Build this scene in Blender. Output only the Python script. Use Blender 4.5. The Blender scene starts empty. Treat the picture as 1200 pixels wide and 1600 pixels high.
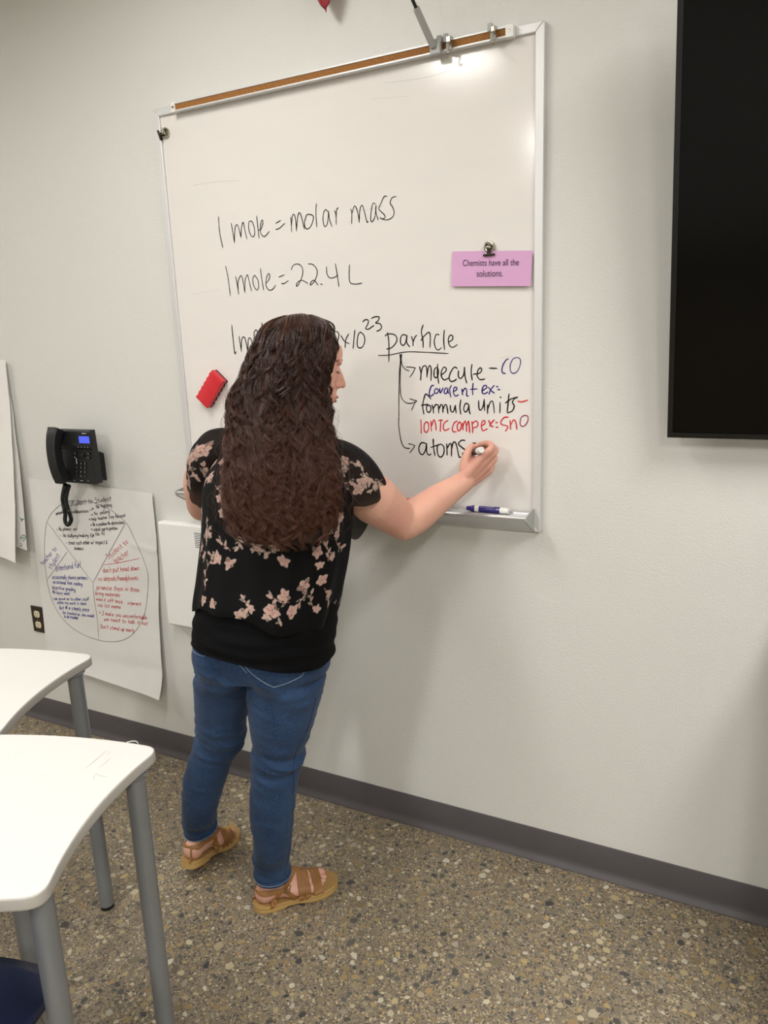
import bpy, bmesh, math, random
import numpy as np
from mathutils import Vector, Matrix, noise
from mathutils.bvhtree import BVHTree
PI = math.pi
scene = bpy.context.scene
C = scene.collection
V = Vector

# ------------------------------------------------------------------ camera
CAM = V((0.0, -1.9110373903, 1.5220748885))
YAW, PITCH, ROLL, FPX = 0.48285507, -0.22712482, -0.03876482, 1173.3194
def cam_axes():
    cy, sy = math.cos(YAW), math.sin(YAW); cp, sp = math.cos(PITCH), math.sin(PITCH)
    f = V((-sy*cp, cy*cp, sp)); r = V((cy, sy, 0)); u = r.cross(f)
    cr, sr = math.cos(ROLL), math.sin(ROLL)
    return cr*r + sr*u, -sr*r + cr*u, f
CR, CU, CF = cam_axes()
cam_data = bpy.data.cameras.new('camera')
cam = bpy.data.objects.new('camera', cam_data); C.objects.link(cam)
m = Matrix((CR, CU, -CF)).transposed().to_4x4(); m.translation = CAM
cam.matrix_world = m
cam_data.sensor_fit = 'VERTICAL'; cam_data.sensor_height = 36.0; cam_data.sensor_width = 27.0
cam_data.lens = FPX/1600*36.0
cam_data.clip_start = 0.02; cam_data.clip_end = 60
scene.camera = cam

def at(px, py, y=None, z=None):
    """the point on the plane y=... or z=... that a pixel of the 1200x1600 photograph sees"""
    d = CR*((px-600)/FPX) - CU*((py-800)/FPX) + CF
    t = (y-CAM.y)/d.y if y is not None else (z-CAM.z)/d.z
    return CAM + d*t

# ------------------------------------------------------------------ light
world = bpy.data.worlds.new('world'); scene.world = world; world.use_nodes = True
world.node_tree.nodes['Background'].inputs[0].default_value = (0.75, 0.8, 0.9, 1)
world.node_tree.nodes['Background'].inputs[1].default_value = 0.3
CEIL = 2.82
def area_lamp(name, x, y, sx, sy, watts, col=(1.0, 0.982, 0.955)):
    d = bpy.data.lights.new(name, 'AREA'); d.shape = 'RECTANGLE'; d.size = sx; d.size_y = sy
    d.energy = watts; d.color = col
    o = bpy.data.objects.new(name, d); C.objects.link(o); o.location = (x, y, CEIL-0.035)
    return o
LAMPS = [(-1.42, -1.35, 0.30, 1.20, 23), (0.85, -1.35, 0.30, 1.20, 36), (-3.9, -1.35, 0.30, 1.20, 27),
         (-1.42, -3.9, 0.30, 1.20, 62), (1.05, -3.9, 0.30, 1.20, 66)]
for i, (x, y, sx, sy, w) in enumerate(LAMPS):
    area_lamp('ceiling_lamp', x, y, sx, sy, w)
scene.view_settings.view_transform = 'Standard'
scene.view_settings.look = 'None'
scene.view_settings.gamma = 1.0
scene.view_settings.use_curve_mapping = False
scene.view_settings.exposure = 0.0

# ------------------------------------------------------------------ materials
def lin(c):
    if isinstance(c, str):
        c = c.lstrip('#'); c = [int(c[i:i+2], 16)/255 for i in (0, 2, 4)]
    return tuple(((x/12.92) if x <= 0.04045 else ((x+0.055)/1.055)**2.4) for x in c[:3]) + (1,)
def mat(name, col, rough=0.5, metal=0.0, bump=None, vary=None, spec=0.5, alpha=1.0, emit=None, coat=0, sheen=0, sss=0):
    """col sRGB; bump=(scale, strength, distance); vary=(scale, colour2, amount)"""
    M = bpy.data.materials.new(name); M.use_nodes = True
    nt = M.node_tree; b = nt.nodes['Principled BSDF']; L = nt.links
    b.inputs['Base Color'].default_value = lin(col)
    b.inputs['Roughness'].default_value = rough; b.inputs['Metallic'].default_value = metal
    b.inputs['Specular IOR Level'].default_value = spec; b.inputs['Alpha'].default_value = alpha
    if coat: b.inputs['Coat Weight'].default_value = coat; b.inputs['Coat Roughness'].default_value = 0.08
    if sheen: b.inputs['Sheen Weight'].default_value = sheen
    if sss:
        b.inputs['Subsurface Weight'].default_value = sss
        b.inputs['Subsurface Radius'].default_value = (0.012, 0.005, 0.003); b.inputs['Subsurface Scale'].default_value = 0.5
    if emit:
        b.inputs['Emission Color'].default_value = lin(emit[0]); b.inputs['Emission Strength'].default_value = emit[1]
    tc = nt.nodes.new('ShaderNodeTexCoord')
    if vary:
        n = nt.nodes.new('ShaderNodeTexNoise'); n.inputs['Scale'].default_value = vary[0]; n.inputs['Detail'].default_value = 6
        L.new(tc.outputs['Object'], n.inputs['Vector'])
        r = nt.nodes.new('ShaderNodeMapRange'); r.inputs[1].default_value = 0.35; r.inputs[2].default_value = 0.65
        r.inputs[4].default_value = vary[2]; L.new(n.outputs['Fac'], r.inputs[0])
        mx = nt.nodes.new('ShaderNodeMix'); mx.data_type = 'RGBA'
        mx.inputs['A'].default_value = lin(col); mx.inputs['B'].default_value = lin(vary[1])
        L.new(r.outputs[0], mx.inputs['Factor']); L.new(mx.outputs['Result'], b.inputs['Base Color'])
    if bump:
        n2 = nt.nodes.new('ShaderNodeTexNoise'); n2.inputs['Scale'].default_value = bump[0]; n2.inputs['Detail'].default_value = 4
        L.new(tc.outputs['Object'], n2.inputs['Vector'])
        bp = nt.nodes.new('ShaderNodeBump'); bp.inputs['Strength'].default_value = bump[1]; bp.inputs['Distance'].default_value = bump[2]
        L.new(n2.outputs['Fac'], bp.inputs['Height']); L.new(bp.outputs['Normal'], b.inputs['Normal'])
    return M
def attr_mat(name, attr, rough=0.6, spec=0.3, sheen=0, bump=None, alpha=1.0, sss=0):
    M = mat(name, '#808080', rough, 0, bump, None, spec, alpha, sheen=sheen, sss=sss)
    nt = M.node_tree; a = nt.nodes.new('ShaderNodeAttribute'); a.attribute_name = attr
    nt.links.new(a.outputs['Color'], nt.nodes['Principled BSDF'].inputs['Base Color'])
    return M

MT = dict(
    wall=mat('painted_wall', '#d9d9d4', 0.55, bump=(230, 0.5, 0.0018), vary=(1.3, '#d6d6d1', 0.6)),
    ceiling=mat('ceiling_tile', '#e4e2da', 0.9, bump=(150, 0.3, 0.002)),
    base=mat('rubber_base', '#4f4b4d', 0.5, bump=(40, 0.05, 0.001), vary=(7, '#575355', 0.6)),
    frame=mat('brushed_aluminium', '#c9cacb', 0.38, 0.75, bump=(300, 0.05, 0.0004)),
    frame_l=mat('light_aluminium', '#dcdcdc', 0.45, 0.35),
    cork=mat('cork', '#a8743c', 0.85, bump=(420, 0.5, 0.0006), vary=(330, '#7d5023', 1.0)),
    ink=mat('black_marker_ink', '#131313', 0.4), ink_b=mat('blue_violet_ink', '#241b73', 0.4),
    ink_p=mat('purple_ink', '#4b3f86', 0.4), ink_r=mat('red_marker_ink', '#cf2f3a', 0.4), ink_m=mat('crimson_ink', '#8e3355', 0.4),
    smudge=mat('marker_smudge', '#c9c7c0', 0.35),
    steel=mat('polished_steel', '#b9b4a4', 0.18, 1.0), steel_d=mat('dark_steel', '#3a362f', 0.35, 0.9),
    grey_pl=mat('grey_plastic', '#a7a8a6', 0.45), white_pl=mat('white_plastic', '#e9e8e4', 0.35),
    black_pl=mat('black_plastic', '#141517', 0.42, bump=(900, 0.1, 0.0003)), black_gl=mat('black_gloss', '#08080a', 0.22),
    screen=mat('dark_screen_glass', '#030303', 0.14, spec=0.18),
    lcd=mat('lit_blue_display', '#3c4bb8', 0.3, emit=('#4b5fe0', 0.75)),
    keyprint=mat('key_print', '#c9cbd0', 0.5),
    pink=mat('pink_cardstock', '#d3a2cb', 0.7, bump=(60, 0.05, 0.001)), print_k=mat('printed_ink', '#37223c', 0.7),
    red_foam=mat('red_plastic', '#d02b34', 0.42), felt=mat('black_felt', '#1b1618', 0.95),
    purple_pl=mat('purple_plastic', '#2c2170', 0.3), orange_pl=mat('orange_plastic', '#d8661d', 0.4),
    paper=mat('easel_paper', '#e2e0dd', 0.75, bump=(14, 0.25, 0.004), vary=(5, '#dbd9d6', 0.7)),
    paper_pad=mat('pad_paper', '#e9e7e3', 0.75, bump=(9, 0.2, 0.004)),
    pen_k=mat('black_pen', '#26262c', 0.6), pen_b=mat('blue_pen', '#2c3c92', 0.6), pen_r=mat('red_pen', '#c24046', 0.6), pen_g=mat('green_pen', '#1c7350', 0.6),
    plate=mat('brown_wall_plate', '#2c241c', 0.35), ivory=mat('ivory_plastic', '#ddd2b3', 0.4),
    panel=mat('white_enamel', '#f1f1ee', 0.35), slot=mat('dark_slot', '#33312e', 0.8),
    laminate=mat('white_laminate', '#dfdeda', 0.32, bump=(500, 0.04, 0.0003)), edge=mat('grey_edge_band', '#b5b1aa', 0.5, bump=(200, 0.2, 0.0006)),
    leg=mat('silver_painted_tube', '#8a8d90', 0.36, 0.35, bump=(120, 0.05, 0.0005), vary=(9, '#7f8285', 0.5)),
    rubber=mat('black_rubber', '#111111', 0.7), navy=mat('navy_plastic', '#0c1a3c', 0.38, bump=(700, 0.25, 0.0005)),
    chrome=mat('satin_steel_tube', '#9b9da0', 0.3, 0.7), red_cloth=mat('red_cloth', '#8e1022', 0.6),
    pencil=mat('pencil_mark', '#9f9d9a', 0.7), lamp_on=mat('lamp_diffuser', '#ffffff', 0.5, emit=('#fff4e2', 3.0)),
    tape=mat('clear_tape', '#dcdad4', 0.2),
)
# whiteboard enamel: glossy, faintly smeared
def board_mat():
    M = mat('whiteboard_enamel', '#e5e1db', 0.2, spec=0.5)
    nt = M.node_tree; b = nt.nodes['Principled BSDF']; L = nt.links
    tc = nt.nodes.new('ShaderNodeTexCoord'); mp = nt.nodes.new('ShaderNodeMapping')
    mp.inputs['Scale'].default_value = (1.2, 1, 4.5); mp.inputs['Rotation'].default_value = (0, 0.25, 0)
    L.new(tc.outputs['Object'], mp.inputs[0])
    n = nt.nodes.new('ShaderNodeTexNoise'); n.inputs['Scale'].default_value = 2.6; n.inputs['Detail'].default_value = 9; n.inputs['Roughness'].default_value = 0.62
    L.new(mp.outputs[0], n.inputs[0])
    r = nt.nodes.new('ShaderNodeValToRGB')
    r.color_ramp.elements[0].position = 0.33; r.color_ramp.elements[0].color = lin('#e3e0dc')
    r.color_ramp.elements[1].position = 0.62; r.color_ramp.elements[1].color = lin('#e6e2de')
    L.new(n.outputs['Fac'], r.inputs[0]); L.new(r.outputs[0], b.inputs['Base Color'])
    rr = nt.nodes.new('ShaderNodeMapRange'); rr.inputs[3].default_value = 0.09; rr.inputs[4].default_value = 0.17
    L.new(n.outputs['Fac'], rr.inputs[0]); L.new(rr.outputs[0], b.inputs['Roughness'])
    return M
MT['board'] = board_mat()
# ground concrete with small aggregate
def floor_mat():
    M = mat('ground_concrete', '#6f6455', 0.42, spec=0.4)
    nt = M.node_tree; b = nt.nodes['Principled BSDF']; L = nt.links
    tc = nt.nodes.new('ShaderNodeTexCoord')
    def layer(scale, prev, th, cols):
        v = nt.nodes.new('ShaderNodeTexVoronoi'); v.inputs['Scale'].default_value = scale; v.inputs['Randomness'].default_value = 1
        L.new(tc.outputs['Object'], v.inputs['Vector'])
        sep = nt.nodes.new('ShaderNodeSeparateColor'); L.new(v.outputs['Color'], sep.inputs[0])
        ramp = nt.nodes.new('ShaderNodeValToRGB'); ramp.color_ramp.interpolation = 'CONSTANT'
        e = ramp.color_ramp.elements; e[0].position = 0; e[0].color = lin(cols[0]); e[1].position = 1.0/len(cols); e[1].color = lin(cols[1])
        for i in range(2, len(cols)):
            q = e.new(i/len(cols)); q.color = lin(cols[i])
        L.new(sep.outputs[0], ramp.inputs[0])
        lt = nt.nodes.new('ShaderNodeMath'); lt.operation = 'LESS_THAN'; L.new(v.outputs['Distance'], lt.inputs[0])
        mlt = nt.nodes.new('ShaderNodeMath'); mlt.operation = 'MULTIPLY'; mlt.inputs[1].default_value = th
        L.new(sep.outputs[1], mlt.inputs[0]); L.new(mlt.outputs[0], lt.inputs[1])
        mx = nt.nodes.new('ShaderNodeMix'); mx.data_type = 'RGBA'
        L.new(lt.outputs[0], mx.inputs['Factor']); L.new(prev, mx.inputs['A']); L.new(ramp.outputs[0], mx.inputs['B'])
        return mx.outputs['Result']
    n = nt.nodes.new('ShaderNodeTexNoise'); n.inputs['Scale'].default_value = 3.0; n.inputs['Detail'].default_value = 8
    L.new(tc.outputs['Object'], n.inputs['Vector'])
    g = nt.nodes.new('ShaderNodeValToRGB'); g.color_ramp.elements[0].position = 0.3; g.color_ramp.elements[0].color = lin('#756b5e')
    g.color_ramp.elements[1].position = 0.7; g.color_ramp.elements[1].color = lin('#877c6e'); L.new(n.outputs['Fac'], g.inputs[0])
    o = layer(420, g.outputs[0], 0.85, ['#8f8268', '#5a5144', '#a4967c', '#6f6454', '#84775f', '#4c463d'])
    o = layer(210, o, 0.75, ['#a3926f', '#57524a', '#b5a587', '#857a66', '#97876a', '#474643'])
    L.new(o, b.inputs['Base Color'])
    return M
MT['floor'] = floor_mat()
MT['chip'] = attr_mat('aggregate_stone', 'stone', 0.4, 0.4)

# ------------------------------------------------------------------ object helpers
WLOC = {}
def prop(o, label=None, cat=None, group=None, kind=None):
    if label: o['label'] = label
    if cat: o['category'] = cat
    if group: o['group'] = group
    if kind: o['kind'] = kind
    return o
def thing(name, label, cat, loc=(0, 0, 0), group=None):
    o = bpy.data.objects.new(name, None); C.objects.link(o); o.location = loc; o.empty_display_size = 0.05
    WLOC[o.name] = V(loc)
    return prop(o, label, cat, group)
def obj(name, bm, material, parent=None, smooth=False, loc=None, recenter=True):
    """links a bmesh (built in world coordinates) as one mesh object"""
    me = bpy.data.meshes.new(name)
    if isinstance(bm, bmesh.types.BMesh):
        if len(bm.verts) and recenter:
            if loc is None:
                a = np.array([v.co[:] for v in bm.verts]); c = V((a.min(0)+a.max(0))/2)
                if parent is None: c.z = float(a[:, 2].min())
            else: c = V(loc)
        else: c = V((0, 0, 0))
        bmesh.ops.translate(bm, verts=bm.verts, vec=-c)
        bm.to_mesh(me); bm.free()
    else:
        me = bm; me.name = name
        a = np.empty(len(me.vertices)*3); me.vertices.foreach_get('co', a); a = a.reshape(-1, 3)
        c = V((a.min(0)+a.max(0))/2)
        if parent is None: c.z = float(a[:, 2].min())
        a -= np.array(c); me.vertices.foreach_set('co', a.ravel()); me.update()
    if smooth: me.polygons.foreach_set('use_smooth', [True]*len(me.polygons))
    o = bpy.data.objects.new(name, me); C.objects.link(o)
    mats = material if isinstance(material, (list, tuple)) else [material]
    for mm in mats: me.materials.append(mm)
    WLOC[o.name] = c.copy()
    if parent is not None:
        o.parent = parent; o.location = c - WLOC[parent.name]
    else: o.location = c
    return o
def auto_smooth(o, deg=35):
    me = o.data
    me.polygons.foreach_set('use_smooth', [True]*len(me.polygons))
    bm = bmesh.new(); bm.from_mesh(me)
    for e in bm.edges: e.smooth = not (len(e.link_faces) == 2 and e.calc_face_angle(0) > math.radians(deg))
    bm.to_mesh(me); bm.free()
    return o
def new(): return bmesh.new()
def box(bm, lo, hi, bev=0.0, seg=2, M=None):
    lo = V(lo); hi = V(hi); t = bmesh.new()
    bmesh.ops.create_cube(t, size=1.0)
    for v in t.verts: v.co = V(((lo[i]+hi[i])/2 + v.co[i]*(hi[i]-lo[i]) for i in range(3)))
    if bev > 0: bmesh.ops.bevel(t, geom=list(t.edges), offset=bev, segments=seg, profile=0.5, affect='EDGES')
    if M is not None: bmesh.ops.transform(t, matrix=M, verts=t.verts)
    me = bpy.data.meshes.new('t'); t.to_mesh(me); t.free(); bm.from_mesh(me); bpy.data.meshes.remove(me)
    return bm
def prism(bm, pts, vec, bev=0.0):
    """closed polygon (list of 3D points) extruded by vec"""
    t = bmesh.new(); vec = V(vec)
    vs = [t.verts.new(V(p)) for p in pts]; f = t.faces.new(vs)
    r = bmesh.ops.extrude_face_region(t, geom=[f]); bmesh.ops.translate(t, verts=[g for g in r['geom'] if isinstance(g, bmesh.types.BMVert)], vec=vec)
    bmesh.ops.recalc_face_normals(t, faces=t.faces)
    if bev: bmesh.ops.bevel(t, geom=list(t.edges), offset=bev, segments=2, profile=0.5, affect='EDGES')
    me = bpy.data.meshes.new('t'); t.to_mesh(me); t.free(); bm.from_mesh(me); bpy.data.meshes.remove(me)
    return bm
def frames(pts, closed=False):
    n = len(pts); T = []
    for i in range(n):
        a = pts[max(i-1, 0)]; b = pts[min(i+1, n-1)]; d = (b-a); T.append(d.normalized() if d.length > 1e-9 else V((0, 0, 1)))
    ref = V((0, 0, 1)) if abs(T[0].z) < 0.9 else V((1, 0, 0))
    N = [(ref - T[0]*ref.dot(T[0])).normalized()]
    for i in range(1, n):
        q = N[-1] - T[i]*N[-1].dot(T[i]); N.append(q.normalized() if q.length > 1e-6 else N[-1])
    return T, N
def tube(bm, pts, rad, n=12, caps=True, round_cap=False):
    """rad: number or list of numbers or of (a, b); the cross section is an ellipse"""
    pts = [V(p) for p in pts]
    if not isinstance(rad, (list, tuple)): rad = [rad]*len(pts)
    T, N = frames(pts); rings = []
    if round_cap:
        ex = lambda r: r if isinstance(r, (int, float)) else (r[0]+r[1])/2
        s = lambda r, k: r*k if isinstance(r, (int, float)) else (r[0]*k, r[1]*k)
        r0, r1 = rad[0], rad[-1]
        pre = [(pts[0]-T[0]*ex(r0)*math.sin(a), s(r0, max(math.cos(a), 0.05)), T[0], N[0]) for a in (PI/2*0.97, PI/3, PI/6)]
        post = [(pts[-1]+T[-1]*ex(r1)*math.sin(a), s(r1, max(math.cos(a), 0.05)), T[-1], N[-1]) for a in (PI/6, PI/3, PI/2*0.97)]
        seq = pre + list(zip(pts, rad, T, N)) + post
    else: seq = list(zip(pts, rad, T, N))
    for p, r, t, nn in seq:
        b = t.cross(nn); ra, rb = (r, r) if isinstance(r, (int, float)) else r
        rings.append([bm.verts.new(p + nn*math.cos(2*PI*k/n)*ra + b*math.sin(2*PI*k/n)*rb) for k in range(n)])
    for a, b in zip(rings, rings[1:]):
        for k in range(n): bm.faces.new((a[k], a[(k+1) % n], b[(k+1) % n], b[k]))
    if caps: bm.faces.new(rings[0][::-1]); bm.faces.new(rings[-1])
    return bm
def lathe(bm, prof, origin=(0, 0, 0), axis=(0, 0, 1), n=24):
    """prof: list of (radius, height along axis)"""
    ax = V(axis).normalized(); ref = V((0, 0, 1)) if abs(ax.z) < 0.9 else V((1, 0, 0))
    u = ax.cross(ref).normalized(); w = ax.cross(u); o = V(origin); rings = []
    for r, h in prof:
        if r < 1e-6: rings.append([bm.verts.new(o+ax*h)])
        else: rings.append([bm.verts.new(o+ax*h+(u*math.cos(2*PI*k/n)+w*math.sin(2*PI*k/n))*r) for k in range(n)])
    for a, b in zip(rings, rings[1:]):
        if len(a) == 1 and len(b) == 1: continue
        for k in range(n):
            if len(a) == 1: bm.faces.new((a[0], b[(k+1) % n], b[k]))
            elif len(b) == 1: bm.faces.new((a[k], a[(k+1) % n], b[0]))
            else: bm.faces.new((a[k], a[(k+1) % n], b[(k+1) % n], b[k]))
    if len(rings[0]) > 1: bm.faces.new(rings[0][::-1])
    if len(rings[-1]) > 1: bm.faces.new(rings[-1])
    bmesh.ops.recalc_face_normals(bm, faces=bm.faces)
    return bm
def catmull(P, per=8, closed=False):
    P = [V(p) for p in P]
    if len(P) < 3: return P
    out = []; n = len(P); rng = range(n if closed else n-1)
    for i in rng:
        p0 = P[(i-1) % n] if closed or i > 0 else P[0]*2-P[1]
        p1 = P[i]; p2 = P[(i+1) % n]
        p3 = P[(i+2) % n] if closed or i+2 < n else P[-1]*2-P[-2]
        for k in range(per):
            t = k/per
            out.append(0.5*((2*p1)+(-p0+p2)*t+(2*p0-5*p1+4*p2-p3)*t*t+(-p0+3*p1-3*p2+p3)*t*t*t))
    if not closed: out.append(P[-1])
    return out
def ribbon(bm, pts, w, nrm, lift=0.0, taper=0.35):
    """a pen stroke: thin flat ribbon with rounded ends lying on a surface; nrm is a vector or a function of the point"""
    n = len(pts)
    if n < 2: return
    L, R = [], []
    for i, p in enumerate(pts):
        a = pts[max(i-1, 0)]; b = pts[min(i+1, n-1)]; t = b-a
        if t.length < 1e-9: t = V((1, 0, 0))
        N = nrm(p) if callable(nrm) else nrm
        s = t.normalized().cross(N).normalized()
        e = min(i, n-1-i); ww = w*(1 if e >= 2 else (taper+0.65 if e == 1 else taper+0.2))*(0.88+0.24*noise.noise(p*60))
        ext = t.normalized()*(0.3*w if i == n-1 else (-0.3*w if i == 0 else 0))
        L.append(bm.verts.new(p+s*ww/2+N*lift+ext)); R.append(bm.verts.new(p-s*ww/2+N*lift+ext))
    for i in range(n-1):
        bm.faces.new((L[i], L[i+1], R[i+1], R[i]))
def parse(s):
    return [[tuple(float(q) for q in p.split(',')) for p in st.split()] for st in s.split(';') if st.strip()]

# ------------------------------------------------------------------ the room
X0, X1, Y0 = -5.2, 2.6, -6.2
def struct(name, bm, m, label=None):
    o = obj(name, bm, m); o['kind'] = 'structure'
    if label: o['label'] = label
    return o
struct('wall_back', box(new(), (X0, 0, 0), (X1, 0.12, CEIL)), MT['wall'])
struct('wall_left', box(new(), (X0-0.12, Y0, 0), (X0, 0.12, CEIL)), MT['wall'])
struct('wall_right', box(new(), (X1, Y0, 0), (X1+0.12, 0.12, CEIL)), MT['wall'])
struct('wall_front', box(new(), (X0, Y0-0.12, 0), (X1, Y0, CEIL)), MT['wall'])
struct('ceiling', box(new(), (X0-0.12, Y0-0.12, CEIL), (X1+0.12, 0.12, CEIL+0.1)), MT['ceiling'])
floor = struct('floor', box(new(), (X0-0.12, Y0-0.12, -0.1), (X1+0.12, 0.12, 0)), MT['floor'])
# rubber cove base
bm = new()
prof = [(0, 0), (-0.0155, 0), (-0.0165, 0.002), (-0.0145, 0.006), (-0.009, 0.013), (-0.0052, 0.021), (-0.0042, 0.03), (-0.0042, 0.099), (-0.0028, 0.1016), (0, 0.1016)]
prism(bm, [(X0, y, z) for y, z in prof], (X1-X0, 0, 0))
o = struct('baseboard_back', bm, MT['base']); auto_smooth(o, 40)

# aggregate stones showing in the ground concrete floor
rng = random.Random(4)
STONES = ['#b09a6c', '#a08b62', '#c0b091', '#94866d', '#b3a27c', '#8a7d66', '#a39a86', '#4d4c49', '#5b5954', '#c4b89c', '#a08660', '#776c59', '#988c75', '#b5a688', '#5d5b57', '#8d7a5a', '#c9c1ad']
def stone_poly(cx, cy, r, z):
    n = rng.choice((5, 6, 7, 7, 8)); a0 = rng.random()*6.28; el = rng.uniform(0.5, 0.95); ph = rng.random()*PI
    pts = []
    for k in range(n):
        a = a0 + 2*PI*(k+rng.uniform(-0.28, 0.28))/n; rr = r*rng.uniform(0.8, 1.12)
        x, y = math.cos(a)*rr, math.sin(a)*rr*el
        pts.append((cx+x*math.cos(ph)-y*math.sin(ph), cy+x*math.sin(ph)+y*math.cos(ph), z))
    return pts
def stones_mesh(polys, cols):
    bm = new(); lay = bm.loops.layers.float_color.new('stone')
    for pts, c in zip(polys, cols):
        z1 = pts[0][2]
        cx = sum(p[0] for p in pts)/len(pts); cy = sum(p[1] for p in pts)/len(pts)
        top = [bm.verts.new((cx+(x-cx)*0.9, cy+(y-cy)*0.9, z1)) for x, y, z in pts]
        low = [bm.verts.new((x, y, 0.00002)) for x, y, z in pts]
        fs = [bm.faces.new(top)] + [bm.faces.new((low[k], low[(k+1) % len(pts)], top[(k+1) % len(pts)], top[k])) for k in range(len(pts))]
        for f in fs:
            for l in f.loops: l[lay] = c
    return bm
grid = {}; big, small = [], []
def free(x, y, r):
    gx, gy = int(x/0.04), int(y/0.04)
    for i in (-1, 0, 1):
        for j in (-1, 0, 1):
            for (a, b, c) in grid.get((gx+i, gy+j), ()):
                if (a-x)**2+(b-y)**2 < (0.86*(c+r))**2: return False
    return True
def visible_xy(x, y):
    d = V((x, y, 0))-CAM; w = d.dot(CF)
    if w < 0.3: return False
    px = 600+FPX*d.dot(CR)/w; py = 800-FPX*d.dot(CU)/w
    return -150 < px < 1350 and 950 < py < 1780
for tries, (r0, r1) in ((1300, (0.0100, 0.0150)), (6500, (0.0070, 0.0105)), (17000, (0.0044, 0.0070)), (30000, (0.0026, 0.0044))):
    for _ in range(tries):
        x, y = rng.uniform(-3.4, 0.6), rng.uniform(-1.45, -0.018)
        if not visible_xy(x, y): continue
        r = r0+(r1-r0)*rng.random()**1.6
        if y > -0.018-r or not free(x, y, r): continue
        grid.setdefault((int(x/0.04), int(y/0.04)), []).append((x, y, r))
        c = V(lin(rng.choice(STONES))[:3])*rng.uniform(0.72, 1.0)
        small_or_big = big if (r > 0.0107 and len(big) < 280) else small
        small_or_big.append((stone_poly(x, y, r, 0.0003), (c.x, c.y, c.z, 1)))
o = obj('stone_chips', stones_mesh(*zip(*small)), MT['chip'], floor); o['kind'] = 'stuff'
for p, c in big:
    obj('stone_chip', stones_mesh([p], [c]), MT['chip'], floor)

# ceiling light fittings
for i, (x, y, sx, sy, w) in enumerate(LAMPS):
    t = thing('ceiling_light', 'long narrow ceiling light fitting ' + ['over the woman and desks', 'in front of the television', 'left of the desks near the board wall', 'behind the camera on the desk side', 'behind the camera on the television side'][i], 'light', (x, y, CEIL-0.03), group='ceiling light fittings')
    bm = new(); h = CEIL
    for s in (-1, 1):
        box(bm, (x+s*(sx/2+0.015)-0.015, y-sy/2-0.03, h-0.05), (x+s*(sx/2+0.015)+0.015, y+sy/2+0.03, h), 0.003)
        box(bm, (x-sx/2, y+s*(sy/2+0.015)-0.015, h-0.05), (x+sx/2, y+s*(sy/2+0.015)+0.015, h), 0.003)
    obj('fitting_frame', bm, MT['white_pl'], t)
    obj('diffuser', box(new(), (x-sx/2, y-sy/2, h-0.03), (x+sx/2, y+sy/2, h-0.02)), MT['lamp_on'], t)
# ------------------------------------------------------------------ whiteboard
BX0, BX1, BZ0, BZ1, BY = -1.7225, -0.5285, 1.006, 2.217, -0.020
YS = -0.0120                     # writing surface
wb = thing('whiteboard', 'big white dry-erase board in aluminium frame covered with handwriting', 'whiteboard', (BX0, 0, BZ0))
obj('writing_surface', box(new(), (BX0+0.012, YS, BZ0+0.03), (BX1-0.012, -0.003, BZ1-0.012)), MT['board'], wb)
FW = 0.0215
def rail(a, b, inner_a, inner_b):
    bm = new(); prism(bm, [a, b, inner_b, inner_a], (0, -BY*-1 if False else 0.0, 0)) if False else None
    q = [V(p) for p in (a, b, inner_b, inner_a)]
    prism(bm, [(p.x, -0.0005, p.z) for p in q], (0, BY+0.0005, 0), 0.0022)
    return bm
c = [(BX0, 0, BZ0), (BX1, 0, BZ0), (BX1, 0, BZ1), (BX0, 0, BZ1)]
i_ = [(BX0+FW, 0, BZ0+FW), (BX1-FW, 0, BZ0+FW), (BX1-FW, 0, BZ1-FW), (BX0+FW, 0, BZ1-FW)]
for k in range(4):
    obj('frame_rail', rail(c[k], c[(k+1) % 4], i_[k], i_[(k+1) % 4]), MT['frame_l'], wb)
# display rail with a cork strip
RX0, RX1 = at(269, 172, y=-0.034).x, at(802, 50, y=-0.034).x
rz1 = at(799, 38.5, y=-0.034).z; rz0 = at(799, 57, y=-0.034).z
rb = new()
box(rb, (RX0, -0.036, rz1-0.0045), (RX1, -0.0195, rz1), 0.0008); box(rb, (RX0, -0.036, rz0), (RX1, -0.0195, rz0+0.0045), 0.0008)
box(rb, (RX0, -0.028, rz0+0.004), (RX1, -0.0195, rz1-0.004))
rail_o = obj('display_rail', rb, MT['frame_l'], wb)
obj('cork_strip', box(new(), (RX0+0.012, -0.0335, rz0+0.0046), (RX1-0.016, -0.027, rz1-0.0046)), MT['cork'], rail_o)
for x, w in ((RX0, 0.012), (RX1, 0.017)):
    s = 1 if x == RX0 else -1
    e = obj('end_cap', box(new(), (min(x, x+s*w)-0.001, -0.0375, rz0-0.001), (max(x, x+s*w)+0.001, -0.0205, rz1+0.001), 0.0008), MT['white_pl'], rail_o)
    bm = new(); lathe(bm, [(0.0036, 0), (0.0036, 0.0006), (0.0026, 0.0006)], (x+s*w/2, -0.0375, (rz0+rz1)/2), (0, -1, 0), 16)
    lathe(bm, [(0.0012, 0.0006), (0.0012, 0.0012), (0, 0.0013)], (x+s*w/2, -0.0375, (rz0+rz1)/2), (0, -1, 0), 12)
    obj('screw_head', bm, MT['steel'], rail_o)
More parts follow.
